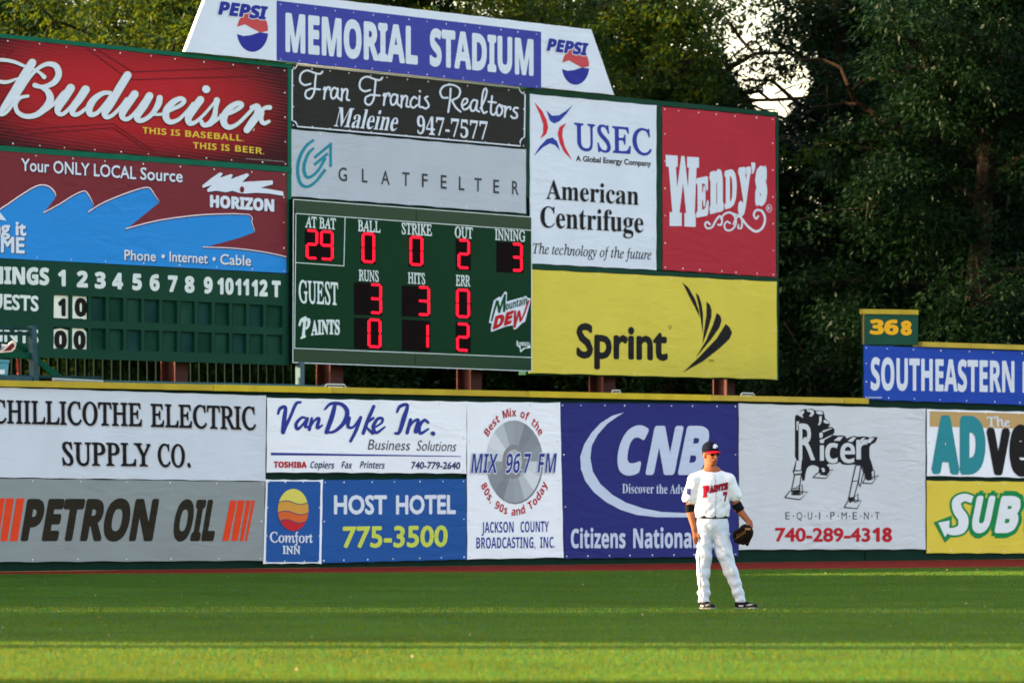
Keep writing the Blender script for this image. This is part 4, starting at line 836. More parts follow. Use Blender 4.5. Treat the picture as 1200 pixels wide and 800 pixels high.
def digit(ch, x0, y0, x1, y1, root):
    t = 8.4; skx = .045; S = []
    xm = (y0 + y1) / 2
    def hor(y, a, c): S.append([(a + 4, y - t / 2), (c - 4, y - t / 2 + skx * (c - a)), (c - 1, y + skx * (c - a)), (c - 4, y + t / 2 + skx * (c - a)), (a + 4, y + t / 2), (a + 1, y)])
    def ver(x, a, c): S.append([(x - t / 2, a + 4), (x, a + 1), (x + t / 2, a + 4), (x + t / 2, c - 4), (x, c - 1), (x - t / 2, c - 4)])
    d = skx * (x1 - x0); y1 = y1 - d
    for s_ in SEG[ch]:
        if s_ == 'a': hor(y0 + t / 2, x0 + t / 2, x1 - t / 2)
        if s_ == 'g': hor((y0 + y1) / 2, x0 + t / 2, x1 - t / 2)
        if s_ == 'd': hor(y1 - t / 2, x0 + t / 2, x1 - t / 2)
        if s_ == 'b': ver(x1 - t / 2, y0 + d + t / 2, (y0 + y1) / 2 + d)
        if s_ == 'c': ver(x1 - t / 2, (y0 + y1) / 2 + d, y1 + d - t / 2)
        if s_ == 'e': ver(x0 + t / 2, (y0 + y1) / 2, y1 - t / 2)
        if s_ == 'f': ver(x0 + t / 2, y0 + t / 2, (y0 + y1) / 2)
    shape('lit_digit', [[z4(*p) for p in s_] for s_ in S], B, E3, LEDR, root, label='red seven segment digit %s' % ch)
wins = [((90, 143, 199, 262), [('2', 93, 143, 139, 258), ('9', 148, 147, 198, 262)]), ((304, 153, 361, 274), [('0', 307, 155, 357, 272)]), ((487, 167, 544, 286), [('0', 490, 168, 541, 283)]), ((668, 180, 724, 298), [('2', 674, 180, 720, 295)]), ((823, 190, 926, 307), [('3', 880, 195, 922, 305)]),
        ((278, 345, 384, 470), [('3', 337, 350, 383, 467)]), ((461, 357, 568, 476), [('3', 520, 360, 567, 474)]), ((667, 369, 724, 484), [('0', 668, 370, 720, 482)]), ((278, 480, 384, 600), [('0', 330, 484, 381, 597)]), ((461, 487, 568, 606), [('1', 512, 500, 563, 600)]), ((667, 497, 724, 612), [('2', 669, 500, 718, 610)])]
for (x0, y0, x1, y1), ds in wins:
    g = .055 * (x1 - x0); panel('digit_window', [z4(x0, y0), z4(x1, y0 + g), z4(x1, y1 + g * .6), z4(x0, y1 - g * .2)], B, E1 + .002, .004, LED0, es)
    for d in ds: digit(*d, es)
Z = dict(dx=560, dy=330, k=.125)
shape('emblem', [[(104, 385), (120, 300), (150, 175), (200, 140), (214, 150), (250, 96), (264, 90), (272, 108), (270, 186), (330, 170), (455, 134), (464, 152), (496, 156), (480, 230), (442, 376), (420, 384), (358, 444), (334, 446), (328, 408), (260, 420), (126, 470), (122, 450), (130, 390)]], B, E1 + .002, I_WHT, es, **Z)
strokes('lettering', [[(128, 372, 15), (148, 290, 18), (182, 176, 22)], [(186, 176, 16), (196, 240, 26), (202, 292, 22)], [(200, 292, 14), (228, 200, 20), (256, 118, 16)], [(254, 118, 20), (250, 200, 24), (246, 284, 22)]], B, E2 + .002, ink((12, 70, 44)), es, sub=1, cap=False, **Z)
text(es, B, 'ountain', 'bsans', 560 + 262 / 8, 330 + 268 / 8, 560 + 462 / 8, 330 + 208 / 8, 9.2, ink((12, 70, 44)), E2 + .002, emb=.01)
DR = ink((176, 24, 34)); text(es, B, 'DE', 'bsans', 560 + 138 / 8, 330 + 452 / 8, 560 + 338 / 8, 330 + 392 / 8, 16, DR, E2 + .002, emb=.05, sh=.2)
strokes('lettering', [[(350, 270, 20), (346, 430, 22)], [(346, 428, 14), (386, 275, 18)], [(388, 270, 20), (402, 372, 20)], [(402, 374, 12), (440, 290, 16), (478, 172, 16)]], B, E3 + .002, DR, es, sub=1, cap=False, **Z)
shape('emblem', [[(366, 545), (380, 570), (420, 566), (484, 568), (496, 620), (440, 628), (398, 664), (392, 620), (362, 596)]], B, E1, WT, es, **Z)
text(es, B, 'ALL-STAR', 'bsans', 606.6, 404.4, 620.8, 404.6, 3.2, ESP, E2, emb=.0); shape('emblem_detail', [[(400, 600), (470, 602), (460, 616), (430, 618), (404, 640)]], B, E2, ESP, es, **Z)

# --- posts
POST = mat('post_red_oxide', (74, 47, 46), .7, var=.18, vscale=2.5, bump=.004, bscale=10)
def ibeam(px0, px1, top_y, label, off=-.35):
    """steel post: two flanges and a web, standing behind the boards"""
    q0, q1 = B.map(px0, HY, off), B.map(px1, HY, off); a, c = [(Vector((q.x, q.y)) - B.P).dot(B.d) for q in (q0, q1)]; w = c - a; u = (a + c) / 2; z = B.map((px0 + px1) / 2, top_y, off).z
    r = thing('steel_post', B.at(u, 0, off), label, 'post', 'red steel posts under the boards')
    for k_, o_ in (('front_flange', off), ('rear_flange', off - .34)):
        m_ = MB(); m_.box(B.at(u, z / 2, o_), (w, .03, z), B.AX); m_.build(k_, POST, r)
    m_ = MB(); m_.box(B.at(u, z / 2, off - .17), (.03, .305, z), B.AX); m_.build('web', POST, r)
for a, c, ty, lab in ((204.5, 219.5, 120, 'red steel post under the manual scoreboard seen between the fence pickets'), (386.5, 401.5, 120, 'red steel post under the left end of the electronic scoreboard'), (551, 564, 130, 'red steel post under the right part of the electronic scoreboard'), (706, 720.5, 140, 'red steel post under the middle of the yellow banner'), (851, 860.5, 150, 'red steel post under the right end of the yellow banner')):
    ibeam(a, c, ty, lab)
gp = thing('steel_post', B.at(B.s_of(344), 0, .2), 'thin grey post at the lower left corner of the electronic scoreboard', 'post')
mb = MB(); mb.box(B.at(B.s_of(344), 1.9, .16), (.12, .12, 3.8), B.AX); mb.build('shaft', mat('grey_paint', (70, 92, 100), .6, var=.1), gp)
mb = MB(); mb.box(B.at(B.s_of(344), .03, .16), (.3, .3, .06), B.AX); mb.build('base_plate', MATS['grey_paint'], gp)
# unseen boards added at left; their gaps cut the sunlight into bands
def shade_board(u0, u1, z0, z1, label):
    r = thing('billboard', B.at((u0 + u1) / 2, 0, 0), label, 'billboard', 'unseen boards added beyond the left edge to shade the field')
    m_ = MB(); m_.box(B.at((u0 + u1) / 2, (z0 + z1) / 2, 0), (u1 - u0, .2, z1 - z0), B.AX); m_.build('board', G_DARK, r)
    for u in (u0 + (u1 - u0) * .2, u0 + (u1 - u0) * .8):
        m_ = MB(); m_.box(B.at(u, z0 / 2 + .5, -.35), (.3, .3, z0 + 1), B.AX); m_.build('post', POST, r)
def uY(Y): return (Y - B.P.y) / B.d.y
FB = [(8, 36.5, .6, 15), (43.55, 44.3, .6, 14), (45.2, 56.55, .6, 12.5), (56.92, 57.36, .6, 12), (57.68, 58.2, .6, 12), (58.54, 70, .6, 13), (70.2, 83.0, .6, 13)]
FL = ('wide nearest', 'narrow upright', 'wide second', 'narrow', 'second narrow', 'long', 'last wide')
for i, (y0, y1, z0, z1) in enumerate(FB):
    shade_board(uY(y0), uY(y1), z0, z1, FL[i] + ' green board added unseen beyond the left edge of the view to band the sunlight')

# --- picket fence behind the manual scoreboard
PK = mat('picket_paint', (8, 22, 17), .8, var=.15, vscale=3)
PF = Plane((B.P.x + .9 * -B.n.x, B.P.y + .9 * -B.n.y), B.d)
pf = thing('picket_fence', PF.at(PF.s_of(190), 0), 'dark green picket fence standing under the manual scoreboard behind the wall', 'fence')
u = PF.s_of(-40); pk_me = None; k = 0
while u < PF.s_of(346):
    if pk_me is None:
        m_ = MB(); m_.box((0, 0, 1.9), (.075, .03, 3.8), PF.AX); pk_me = m_.build('picket', PK, pf); pk_me.location = Vector(PF.at(u, 0)) - pf.location
        for v in pk_me.data.vertices: v.co += pf.location
        first = pk_me
    else:
        o = first.copy(); COL.objects.link(o); o.parent = pf; o.location = Vector(PF.at(u, random.uniform(-.02, .02))) - pf.location
    u += .235; k += 1
for z in (.5, 3.2):
    m_ = MB(); m_.box(PF.at((PF.s_of(-40) + PF.s_of(346)) / 2, z, -.04), (PF.s_of(346) - PF.s_of(-40), .04, .09), PF.AX); m_.build('rail', PK, pf)
pr = thing('pipe_rail', W.at(W.s_of(200), 3.3, -.5), 'thin pale pipe lying along the back of the wall below the manual scoreboard', 'pipe')
W2 = Plane((W.P.x - W.n.x * .6, W.P.y - W.n.y * .6), W.d)
mb = MB(); mb.tube([W2.map(62, 444.5), W2.map(120, 447.2)], .035); mb.build('pipe', mat('pale_metal', (150, 156, 150), .5, var=.1), pr)
mb = MB(); mb.tube([W2.map(120.5, 447.6), W2.map(345, 452.4), W2.map(408, 455.2)], .04); mb.build('pipe', mat('dull_teal_metal', (54, 84, 84), .5, var=.1), pr)
mb = MB()
for x in (70, 160, 260, 380): p = W2.map(x, 450); mb.box((p.x, p.y, p.z / 2), (.06, .06, p.z), W2.AX)
mb.build('support', MATS['dull_teal_metal'], pr)

# --- timber platform at far left with a seated person's shoe, and a bin
TP = mat('weathered_blue_timber', (50, 74, 84), .8, var=.2, vscale=4, bump=.006, bscale=20); TG = mat('green_timber', (14, 66, 50), .7, var=.15, vscale=3); TD = mat('dark_timber', (30, 56, 58), .8, var=.2, vscale=4)
W3 = Plane((W.P.x - W.n.x * .9, W.P.y - W.n.y * .9), W.d)
pt = thing('viewing_platform', W3.at(W3.s_of(0), 0), 'weathered timber platform with posts and rails above the wall at far left edge', 'platform')
panel('post', [(37.2, 381.6), (42.8, 381.6), (46, 458), (40.2, 458)], W3, .05, .12, TP, pt); mb = MB(); mb.box(W3.at(W3.s_of(43), 1.55, .0), (.1, .1, 3.1), W3.AX); mb.build('post_foot', TP, pt)
panel('top_rail', [(-80, 380.2), (37.6, 383), (37.6, 387), (-80, 384.5)], W3, .03, .1, TD, pt); panel('rail', [(-80, 386.5), (37.4, 389), (37.4, 393.2), (-80, 391)], W3, -.02, .05, TD, pt)
panel('rail', [(-80, 409.5), (37.6, 413), (37.6, 420), (-80, 417)], W3, .0, .08, TG, pt); panel('deck_edge', [(-80, 436.2), (38, 440.4), (38, 446.6), (-80, 443)], W3, .03, .1, TP, pt)
panel('brace', [(17, 401), (22, 401), (84, 448), (70, 448)], W3, -.12, .06, TG, pt); panel('prop', [(21, 420), (23.4, 420), (24, 440), (21.8, 440)], W3, -.2, .05, mat('rust_red_paint', (106, 44, 44), .7), pt)
mb = MB(); c0 = W3.map(-20, 441, -.8); mb.box((c0.x, c0.y, c0.z), (4.2, 1.4, .05), W3.AX); mb.build('deck', TD, pt)
mb = MB(); c0 = W3.map(-70, 441, -.2); mb.box((c0.x, c0.y, c0.z / 2), (.12, .12, c0.z), W3.AX); mb.build('post_foot', TP, pt)
bn = thing('storage_tub', W3.map(3, 440, -.1), 'pale blue plastic tub standing on the timber platform at left edge', 'tub'); BT = mat('blue_plastic', (78, 140, 160), .35)
panel('body', [(-14, 425), (10.4, 425), (9, 439.8), (-13, 439.4)], W3, .0, .3, BT, bn); panel('lid', [(-15, 420.6), (11.4, 421.4), (11.2, 424.6), (-15, 424)], W3, .02, .34, BT, bn); panel('sticker', [(-4, 433), (5.6, 433), (5.4, 438), (-4, 438)], W3, .004, .003, I_WHT, bn)

# ============================================================ PERSON (implicit surfaces polygonised once; one skin per garment)
def sdf_grid(prims, lo, hi, vox, k):
    lo = np.array(lo, float); hi = np.array(hi, float); n = np.ceil((hi - lo) / vox).astype(int) + 1
    Fd = np.full(n, .5, np.float32); ax = [lo[i] + vox * np.arange(n[i]) for i in range(3)]
    for pr in prims:
        kind = pr[0]; op = pr[-1] if isinstance(pr[-1], str) and pr[-1] in ('sub', 'cut') else 'add'
        if kind == 'cone': a, b_, ra, rb, sc = np.array(pr[1], float), np.array(pr[2], float), pr[3], pr[4], np.array(pr[5] if len(pr) > 5 and not isinstance(pr[5], str) else (1, 1, 1), float); R = max(ra, rb) / sc.min() + .06; bl = np.minimum(a, b_) - R; bh = np.maximum(a, b_) + R
        elif kind == 'ell': c, r, rz, rx = np.array(pr[1], float), np.array(pr[2], float), pr[3], pr[4]; R = r.max() + .06; bl = c - R; bh = c + R
        elif kind == 'plane': bl, bh = lo, hi
        i0 = np.clip(((bl - lo) / vox).astype(int), 0, n - 1); i1 = np.clip(((bh - lo) / vox).astype(int) + 2, 1, n)
        if (i1 <= i0).any(): continue
        X, Y, Z = np.meshgrid(*[ax[i][i0[i]:i1[i]] for i in range(3)], indexing='ij')
        if kind == 'cone':
            m_ = (a + b_) / 2; P = np.stack([X, Y, Z], -1); A = m_ + (a - m_); ba = (b_ - a)
            # section squash: distances measured with axis weights
            Pw = (P - a) * sc; baw = ba * sc; t = np.clip((Pw @ baw) / (baw @ baw), 0, 1)
            d = (np.linalg.norm(Pw - t[..., None] * baw, axis=-1) - (ra + (rb - ra) * t)) / sc.max()
        elif kind == 'ell':
            x, y, z = X - c[0], Y - c[1], Z - c[2]; cz, sz = math.cos(rz), math.sin(rz); x, y = x * cz + y * sz, -x * sz + y * cz
            cx_, sx_ = math.cos(rx), math.sin(rx); y, z = y * cx_ + z * sx_, -y * sx_ + z * cx_
            q = np.sqrt((x / r[0]) ** 2 + (y / r[1]) ** 2 + (z / r[2]) ** 2); d = (q - 1) * r.min() * np.where(q < 1, 1, .8)
        elif kind == 'plane': d = (X * pr[1][0] + Y * pr[1][1] + Z * pr[1][2]) - pr[2]
        S = (slice(i0[0], i1[0]), slice(i0[1], i1[1]), slice(i0[2], i1[2])); f = Fd[S]
        if op == 'add': h = np.clip(.5 + .5 * (f - d) / k, 0, 1); Fd[S] = f + (d - f) * h - k * h * (1 - h)
        elif op == 'sub': Fd[S] = np.maximum(f, -d)
        else: Fd[S] = np.maximum(f, d)
    return Fd, lo, ax
def surface_nets(Fd, lo, vox):
    ins = Fd < 0; nx, ny, nz = Fd.shape
    acc = np.zeros((nx - 1, ny - 1, nz - 1, 3)); cnt = np.zeros((nx - 1, ny - 1, nz - 1))
    def sl(o): return tuple(slice(q, q + s_ - 1) for q, s_ in zip(o, (nx, ny, nz)))
    for axis in range(3):
        oth = [a for a in range(3) if a != axis]
        for p in (0, 1):
            for q in (0, 1):
                o0 = [0, 0, 0]; o0[oth[0]] = p; o0[oth[1]] = q; o1 = list(o0); o1[axis] = 1
                f0, f1 = Fd[sl(o0)], Fd[sl(o1)]; c = (f0 < 0) != (f1 < 0); t = np.where(c, f0 / np.where(c, f0 - f1, 1), 0)
                cnt += c
                for a in range(3): acc[..., a] += c * (t if a == axis else o0[a])
    act = cnt > 0; idx = np.full(act.shape, -1); I = np.argwhere(act); idx[act] = np.arange(len(I))
    V = (I + acc[act] / cnt[act][:, None]) * vox + lo; Q = []
    for axis in range(3):
        oth = [a for a in range(3) if a != axis]; s0 = [slice(1, -1)] * 3; s0[axis] = slice(0, -1); s1 = [slice(1, -1)] * 3; s1[axis] = slice(1, None)
        a_, b_ = ins[tuple(s0)], ins[tuple(s1)]; c = np.argwhere(a_ != b_); off = np.ones(3, int); off[axis] = 0; P = c + off
        fl = a_[tuple(c.T)]; u_ = np.zeros(3, int); u_[oth[0]] = 1; v_ = np.zeros(3, int); v_[oth[1]] = 1
        q = np.stack([idx[tuple((P - u_ - v_).T)], idx[tuple((P - v_).T)], idx[tuple(P.T)], idx[tuple((P - u_).T)]], 1)
        if axis == 1: fl = ~fl
        q[~fl] = q[~fl][:, ::-1]; Q.append(q[(q >= 0).all(1)])
    return V, np.vstack(Q)
PX, PY = 2.258, 56.4
def sdf_obj(name, prims, lo, hi, vox, k, m, parent, org=(PX, PY, 0), ripple=None):
    Fd, l0, ax = sdf_grid(prims, lo, hi, vox, k)
    if ripple is not None:
        X, Y, Z = np.meshgrid(*ax, indexing='ij'); Fd = Fd + ripple(X, Y, Z).astype(np.float32)
    Fd[0], Fd[-1] = .5, .5; Fd[:, 0], Fd[:, -1] = .5, .5; Fd[:, :, 0], Fd[:, :, -1] = .5, .5
    V, Q = surface_nets(Fd, l0, vox)
    return np_mesh(name, V + np.array(org), Q, m, parent, smooth=True, quads=True)

SKIN = mat('skin', (150, 92, 66), .55, var=.08, vscale=14); JERS = mat('jersey_white', (214, 216, 224), .85, var=.02, bump=.022, bscale=13); PANT = mat('trouser_white', (196, 202, 216), .85, var=.03, bump=.024, bscale=12)
NVY = mat('cap_navy', (17, 19, 34), .75); CRD = mat('brim_red', (206, 24, 40), .7); BLKL = mat('black_leather', (24, 22, 24), .45); GLV = mat('glove_leather', (28, 21, 16), .5, var=.3, vscale=18, bump=.006, bscale=60); LACE = mat('glove_lace', (128, 92, 54), .6)
pl = thing('person', (PX - .05, PY, 0), 'baseball outfielder in white uniform and navy cap standing before the wall, glove at his hip', 'person')
hc_ = np.array((-.070, .012, 1.70)); fw = np.array((.53, -.85, 0)); sw = np.array((.85, .53, 0)); zz = np.array((0, 0, 1.)); YAW = math.atan2(fw[0], -fw[1])
def hp(f, s_, z): return tuple(hc_ + fw * f + sw * s_ + zz * z)
def fing(p, d1, d2, L1, L2, r):
    p = np.array(p, float); a = p + np.array(d1) * L1; c = a + np.array(d2) * L2; return [('cone', tuple(p), tuple(a), r, r * .95), ('cone', tuple(a), tuple(c), r * .95, r * .8)]
body = [('ell', hp(-.012, 0, .035), (.073, .094, .100), YAW, 0), ('ell', hp(.026, 0, -.035), (.060, .066, .086), YAW, 0), ('ell', hp(.045, 0, -.092), (.036, .040, .030), YAW, 0),
        ('cone', hp(.086, 0, .012), hp(.112, 0, -.030), .010, .014), ('ell', hp(.094, 0, -.062), (.024, .013, .010), YAW, 0), ('ell', hp(.078, .033, .010), (.018, .014, .010), YAW, 0), ('ell', hp(.078, -.033, .010), (.018, .014, .010), YAW, 0),
        ('ell', hp(-.012, .077, -.012), (.010, .020, .031), YAW, 0), ('ell', hp(-.012, -.077, -.012), (.010, .020, .031), YAW, 0),
        ('cone', hp(-.02, 0, -.06), (-.072, .02, 1.50), .056, .064), ('cone', (-.06, .01, 1.46), (-.055, 0, 1.10), .13, .13, (1, 1.5, 1)),
        ('cone', (-.24, .0, 1.41), (-.300, .03, 1.10), .056, .046), ('cone', (-.300, .03, 1.10), (-.250, -.03, .885), .047, .029), ('cone', (.125, .0, 1.41), (.236, .045, 1.105), .056, .046), ('cone', (.236, .045, 1.105), (.358, .0, .955), .046, .030),
        ('cone', (-.12, .0, .95), (-.135, 0, .55), .06, .055), ('cone', (.02, .0, .95), (.12, 0, .5), .06, .055), ('cone', (-.12, 0, .55), (-.14, 0, .10), .055, .04), ('cone', (.12, 0, .5), (.25, 0, .10), .055, .04)]
hx = (-.236, -.045, .815)   # palm of the bare hand
body += [('cone', (-.247, -.035, .865), (-.232, -.047, .795), .030, .034, (1, 1.5, 1))]
for i, (dx_, L_) in enumerate(((-.024, .034), (-.008, .038), (.008, .036), (.022, .030))):
    body += fing((hx[0] + dx_ + .003, hx[1] + .004 * i - .006, .785), (.10, -.06, -.99), (.30, .25, -.92), L_, L_ * .95, .0088)
body += fing((-.214, -.062, .828), (.45, -.35, -.82), (.25, -.1, -.96), .032, .028, .0098)
for i in range(4): body += fing((.366 + .010 * i - .015, -.025 + .012 * i, .925), (-.1, -.1, -.99), (-.3, -.1, -.95), .03, .026, .0088)
body += fing((.338, -.04, .945), (-.4, -.3, -.86), (-.3, 0, -.95), .026, .02, .0095); body += [('cone', (.360, .0, .955), (.364, -.008, .915), .030, .034)]
sdf_obj('body', body, (-.42, -.24, .06), (.48, .26, 1.86), .0075, .014, SKIN, pl)
def rj(X, Y, Z):
    a = np.abs(np.sin(Z * 17 + X * 21 + np.sin(Z * 9 + X * 6) * 1.6)); b_ = np.abs(np.sin(X * 27 - Z * 13 + np.sin(Z * 14) * 1.4))
    return .010 * (.62 - a) * np.clip((1.38 - Z) / .3, .15, 1) + .007 * (.62 - b_) * np.clip((1.30 - Z) / .2, .25, 1)
jers = [('cone', (-.062, .0, 1.365), (-.055, .0, 1.20), .178, .185, (1, 1.50, 1)), ('cone', (-.055, .0, 1.20), (-.052, .0, 1.075), .185, .192, (1, 1.42, 1)), ('cone', (-.14, .01, 1.475), (-.245, .0, 1.425), .062, .074), ('cone', (0, .01, 1.475), (.125, .0, 1.425), .062, .074),
        ('cone', (-.07, .015, 1.49), (-.065, .01, 1.42), .072, .12, (1, 1.25, 1)), ('cone', (-.245, .0, 1.405), (-.298, .02, 1.225), .078, .085), ('cone', (.125, .0, 1.405), (.192, .02, 1.262), .078, .080),
        ('plane', (0, 0, -1), -1.012, 'cut'), ('cone', (-.3, .02, 1.215), (-.32, .03, 1.12), .068, .068, 'sub'), ('ell', (-.072, -.012, 1.545), (.058, .064, .05), 0, 0, 'sub')]
ob_j = sdf_obj('jersey', jers, (-.44, -.22, .98), (.34, .24, 1.60), .007, .03, JERS, pl, ripple=rj)
def rp(X, Y, Z):
    a = np.abs(np.sin(Z * 11 + X * 24 + np.sin(Z * 7 + X * 9) * 1.8)); return .006 + .007 * (.45 - a) * np.clip((.97 - Z) / .2, .2, 1) + .0055 * np.sin(Z * 30 + X * 40 + np.sin(Z * 9 + X * 5) * 3) * np.clip((.95 - Z) / .3, .15, 1) + .0055 * np.sin(Z * 62 + Y * 20 + np.sin(X * 40)) * np.clip((.42 - Z) / .2, 0, 1)
pant = [('ell', (-.053, .0, .955), (.180, .128, .13), 0, 0), ('cone', (-.055, 0, 1.03), (-.053, 0, .93), .162, .175, (1, 1.42, 1)), ('cone', (-.138, .0, .90), (-.143, -.015, .60), .098, .088), ('cone', (-.143, -.015, .60), (-.146, -.01, .40), .086, .072), ('cone', (-.146, -.01, .40), (-.142, .01, .095), .074, .066),
        ('cone', (.028, .0, .90), (.082, -.01, .61), .102, .094), ('cone', (.082, -.01, .61), (.150, -.015, .42), .092, .082), ('cone', (.150, -.015, .42), (.252, .0, .10), .080, .062), ('ell', (-.03, .07, .90), (.13, .09, .11), 0, 0),
        ('plane', (0, 0, -1), -.075, 'cut'), ('plane', (0, 0, 1), 1.035, 'cut')]
ob_p = sdf_obj('trousers', pant, (-.30, -.22, .05), (.38, .24, 1.08), .0085, .028, PANT, pl, ripple=rp)
mb = MB()
def band(cx_, cy_, rx_, ry_, z0, z1, ax_=None, n=28):
    m_ = MB(); V = []
    for z, g in ((z0, -.002), (z0, .004), (z1, .004), (z1, -.002)): V += [(PX + cx_ + (rx_ + g) * math.cos(2 * math.pi * i / n), PY + cy_ + (ry_ + g) * math.sin(2 * math.pi * i / n), z) for i in range(n)]
    Fc = [(r * n + i, r * n + (i + 1) % n, ((r + 1) % 4) * n + (i + 1) % n, ((r + 1) % 4) * n + i) for r in range(4) for i in range(n)]
    return m_.add(V, Fc)
bt = band(-.053, 0, .170, .121, 1.000, 1.030).build('belt', BLKL, pl, True); mb = MB(); mb.box((PX - .035, PY - .126, 1.015), (.045, .01, .034)); mb.build('buckle', mat('buckle_metal', (60, 60, 64), .3, metal=.7), bt)
# cap
ccp = hc_ + fw * (-.008) + zz * .062
cap_p = [('ell', tuple(ccp), (.086, .106, .088), YAW, .06), ('plane', (fw[0] * -.10, fw[1] * -.10, -1), float(-(1.722) - .10 * (fw @ hc_)), 'cut')]
ob_c = sdf_obj('cap', cap_p, (-.24, -.18, 1.66), (.10, .18, 1.88), .0055, .01, NVY, pl)
# brim: a curved plate
V = []; Fc = []; nu = 14; nv = 6
for sd_ in (0, 1):
    for j in range(nv + 1):
        for i in range(nu + 1):
            a = -1.25 + 2.5 * i / nu; r0 = .088; ext = .078 * (math.cos(a * .95) ** .6 if math.cos(a * .95) > 0 else 0) * j / nv
            f_ = (r0 + .012) * math.cos(a) + ext; s_ = .082 * math.sin(a); z_ = .040 - .016 * j / nv - .9 * (s_ ** 2) * 2.4 + (.004 if sd_ else 0)
            V.append(np.array(hp(f_ - .008, s_, z_)) + np.array((PX, PY, 0)))
m0 = (nu + 1) * (nv + 1)
for j in range(nv):
    for i in range(nu):
        a = j * (nu + 1) + i; q = (a, a + 1, a + nu + 2, a + nu + 1); Fc += [q[::-1], tuple(x + m0 for x in q)]
for i in range(nu): a = nv * (nu + 1) + i; Fc.append((a, a + 1, a + 1 + m0, a + m0))
mesh_obj('brim', V, Fc, CRD, ob_c, True)
mesh_obj('button', [Vector(tuple(ccp + zz * .086 + np.array((PX, PY, 0)))) + Vector((.008 * math.cos(a), .008 * math.sin(a), 0)) for a in [k * math.pi / 3 for k in range(6)]] + [Vector(tuple(ccp + zz * .094 + np.array((PX, PY, 0))))], [(i, (i + 1) % 6, 6) for i in range(6)], NVY, ob_c)
# flat print laid on cloth by projection
def bvh(o): 
    me = o.data; off = wloc(o); return BVHTree.FromPolygons([v.co + off for v in me.vertices], [tuple(p.vertices) for p in me.polygons])
def project(o, V2, Fc, name, m, lift=.004, dirv=(0, 1, 0), at_=None, sub=1):
    T = bvh(o); b_ = bmesh.new(); vs = [b_.verts.new((x, y, 0)) for x, y in V2]
    for f in Fc:
        try: b_.faces.new([vs[i] for i in f])
        except ValueError: pass
    if sub: bmesh.ops.triangulate(b_, faces=b_.faces[:]); bmesh.ops.subdivide_edges(b_, edges=b_.edges[:], cuts=sub, use_grid_fill=True)
    D = Vector(dirv).normalized(); P = []
    for v in b_.verts:
        o_ = Vector(at_(v.co.x, v.co.y)) - D * .5; h = T.ray_cast(o_, D); P.append((h[0] - D * lift) if h[0] else Vector(at_(v.co.x, v.co.y)) - D * .12)
    b_.verts.index_update(); F2 = [tuple(v.index for v in f.verts) for f in b_.faces]; b_.free()
    return mesh_obj(name, P, F2, m, o)
def ptxt(o, s_, st, x0, y0, x1, y1, h, m, emb, name='lettering', lift=.004, arch=0, tilt=0):
    V, Fc = glyphs(s_, st, emb); lo_, hi_ = capheight(st, emb); xa, xb = V[:, 0].min(), V[:, 0].max(); u = (V[:, 0] - xa) / (xb - xa); v = (V[:, 1] - lo_) / (hi_ - lo_)
    px = x0 + (x1 - x0) * u; py = y0 + (y1 - y0) * u - v * h
    def at_(a, c): t = PY - .2; return ((a - CX) / F * PY, PY - .0, HC + (HY - c) / F * PY)
    return project(o, list(zip(px, py)), Fc, name, m, lift, (0, 1, 0), at_)
JN = mat('jersey_lettering_red', (170, 26, 48), .7); JV = mat('jersey_lettering_navy', (34, 30, 62), .7)
for g, m_, lf in ((.06, JV, .004), (0, JN, .007)):
    ptxt(ob_j, 'P', 'bserif', 822.6, 583.2, 831.0, 581.6, 14, m_, .05 + g, lift=lf); ptxt(ob_j, 'AINTS', 'bserif', 830.6, 577.6, 852.8, 573.2, 8.4, m_, .03 + g, lift=lf)
    ptxt(ob_j, '7', 'bserif', 847.0, 587.4, 852.2, 587.2, 11, m_, .02 + g, lift=lf)
lp = ell(838.0, 522.6, 2.6, 2.6, 12); 
project(ob_c, [(835.2, 525), (835.4, 521.4), (837.4, 519.8), (840.2, 521), (841.6, 524.6), (839.6, 523), (838.6, 525.4), (837.4, 522.6)], [tuple(range(8))], 'cap_emblem', mat('cap_emblem_white', (210, 212, 214), .7), .003, (0, 1, 0), lambda a, c: ((a - CX) / F * PY, PY, HC + (HY - c) / F * PY))
project(ob_j, [(804.6, 571.5), (809.4, 572.4), (808.8, 580), (804.4, 578.6)], [(0, 1, 2, 3)], 'sleeve_patch', mat('patch_blue', (60, 58, 110), .7), .004, (0, 1, 0), lambda a, c: ((a - CX) / F * PY, PY, HC + (HY - c) / F * PY))
PIX = lambda a, c: ((a - CX) / F * PY, PY, HC + (HY - c) / F * PY)
def strip_on(o, pts, w, name, m):
    P = smooth_pts([(x, y) for x, y in pts], 5); V = [(x - w / 2, y) for x, y in P] + [(x + w / 2, y) for x, y in P]; n = len(P)
    project(o, V, [(i, i + 1, i + 1 + n, i + n) for i in range(n - 1)], name, m, .003, (0, 1, 0), PIX, sub=0)
strip_on(ob_j, [(837.4, 556), (838.2, 570), (838.6, 588), (837.6, 603)], .55, 'placket_seam', mat('seam_grey', (140, 144, 156), .8))
strip_on(ob_p, [(819.6, 612), (819.0, 640), (819.6, 670), (821.2, 702)], .6, 'side_piping', JV)
for y_ in (563, 574, 586, 597): project(ob_j, ell(838.9, y_, .55, .55, 6), [tuple(range(6))], 'button', MATS['seam_grey'], .004, (0, 1, 0), PIX, sub=0)
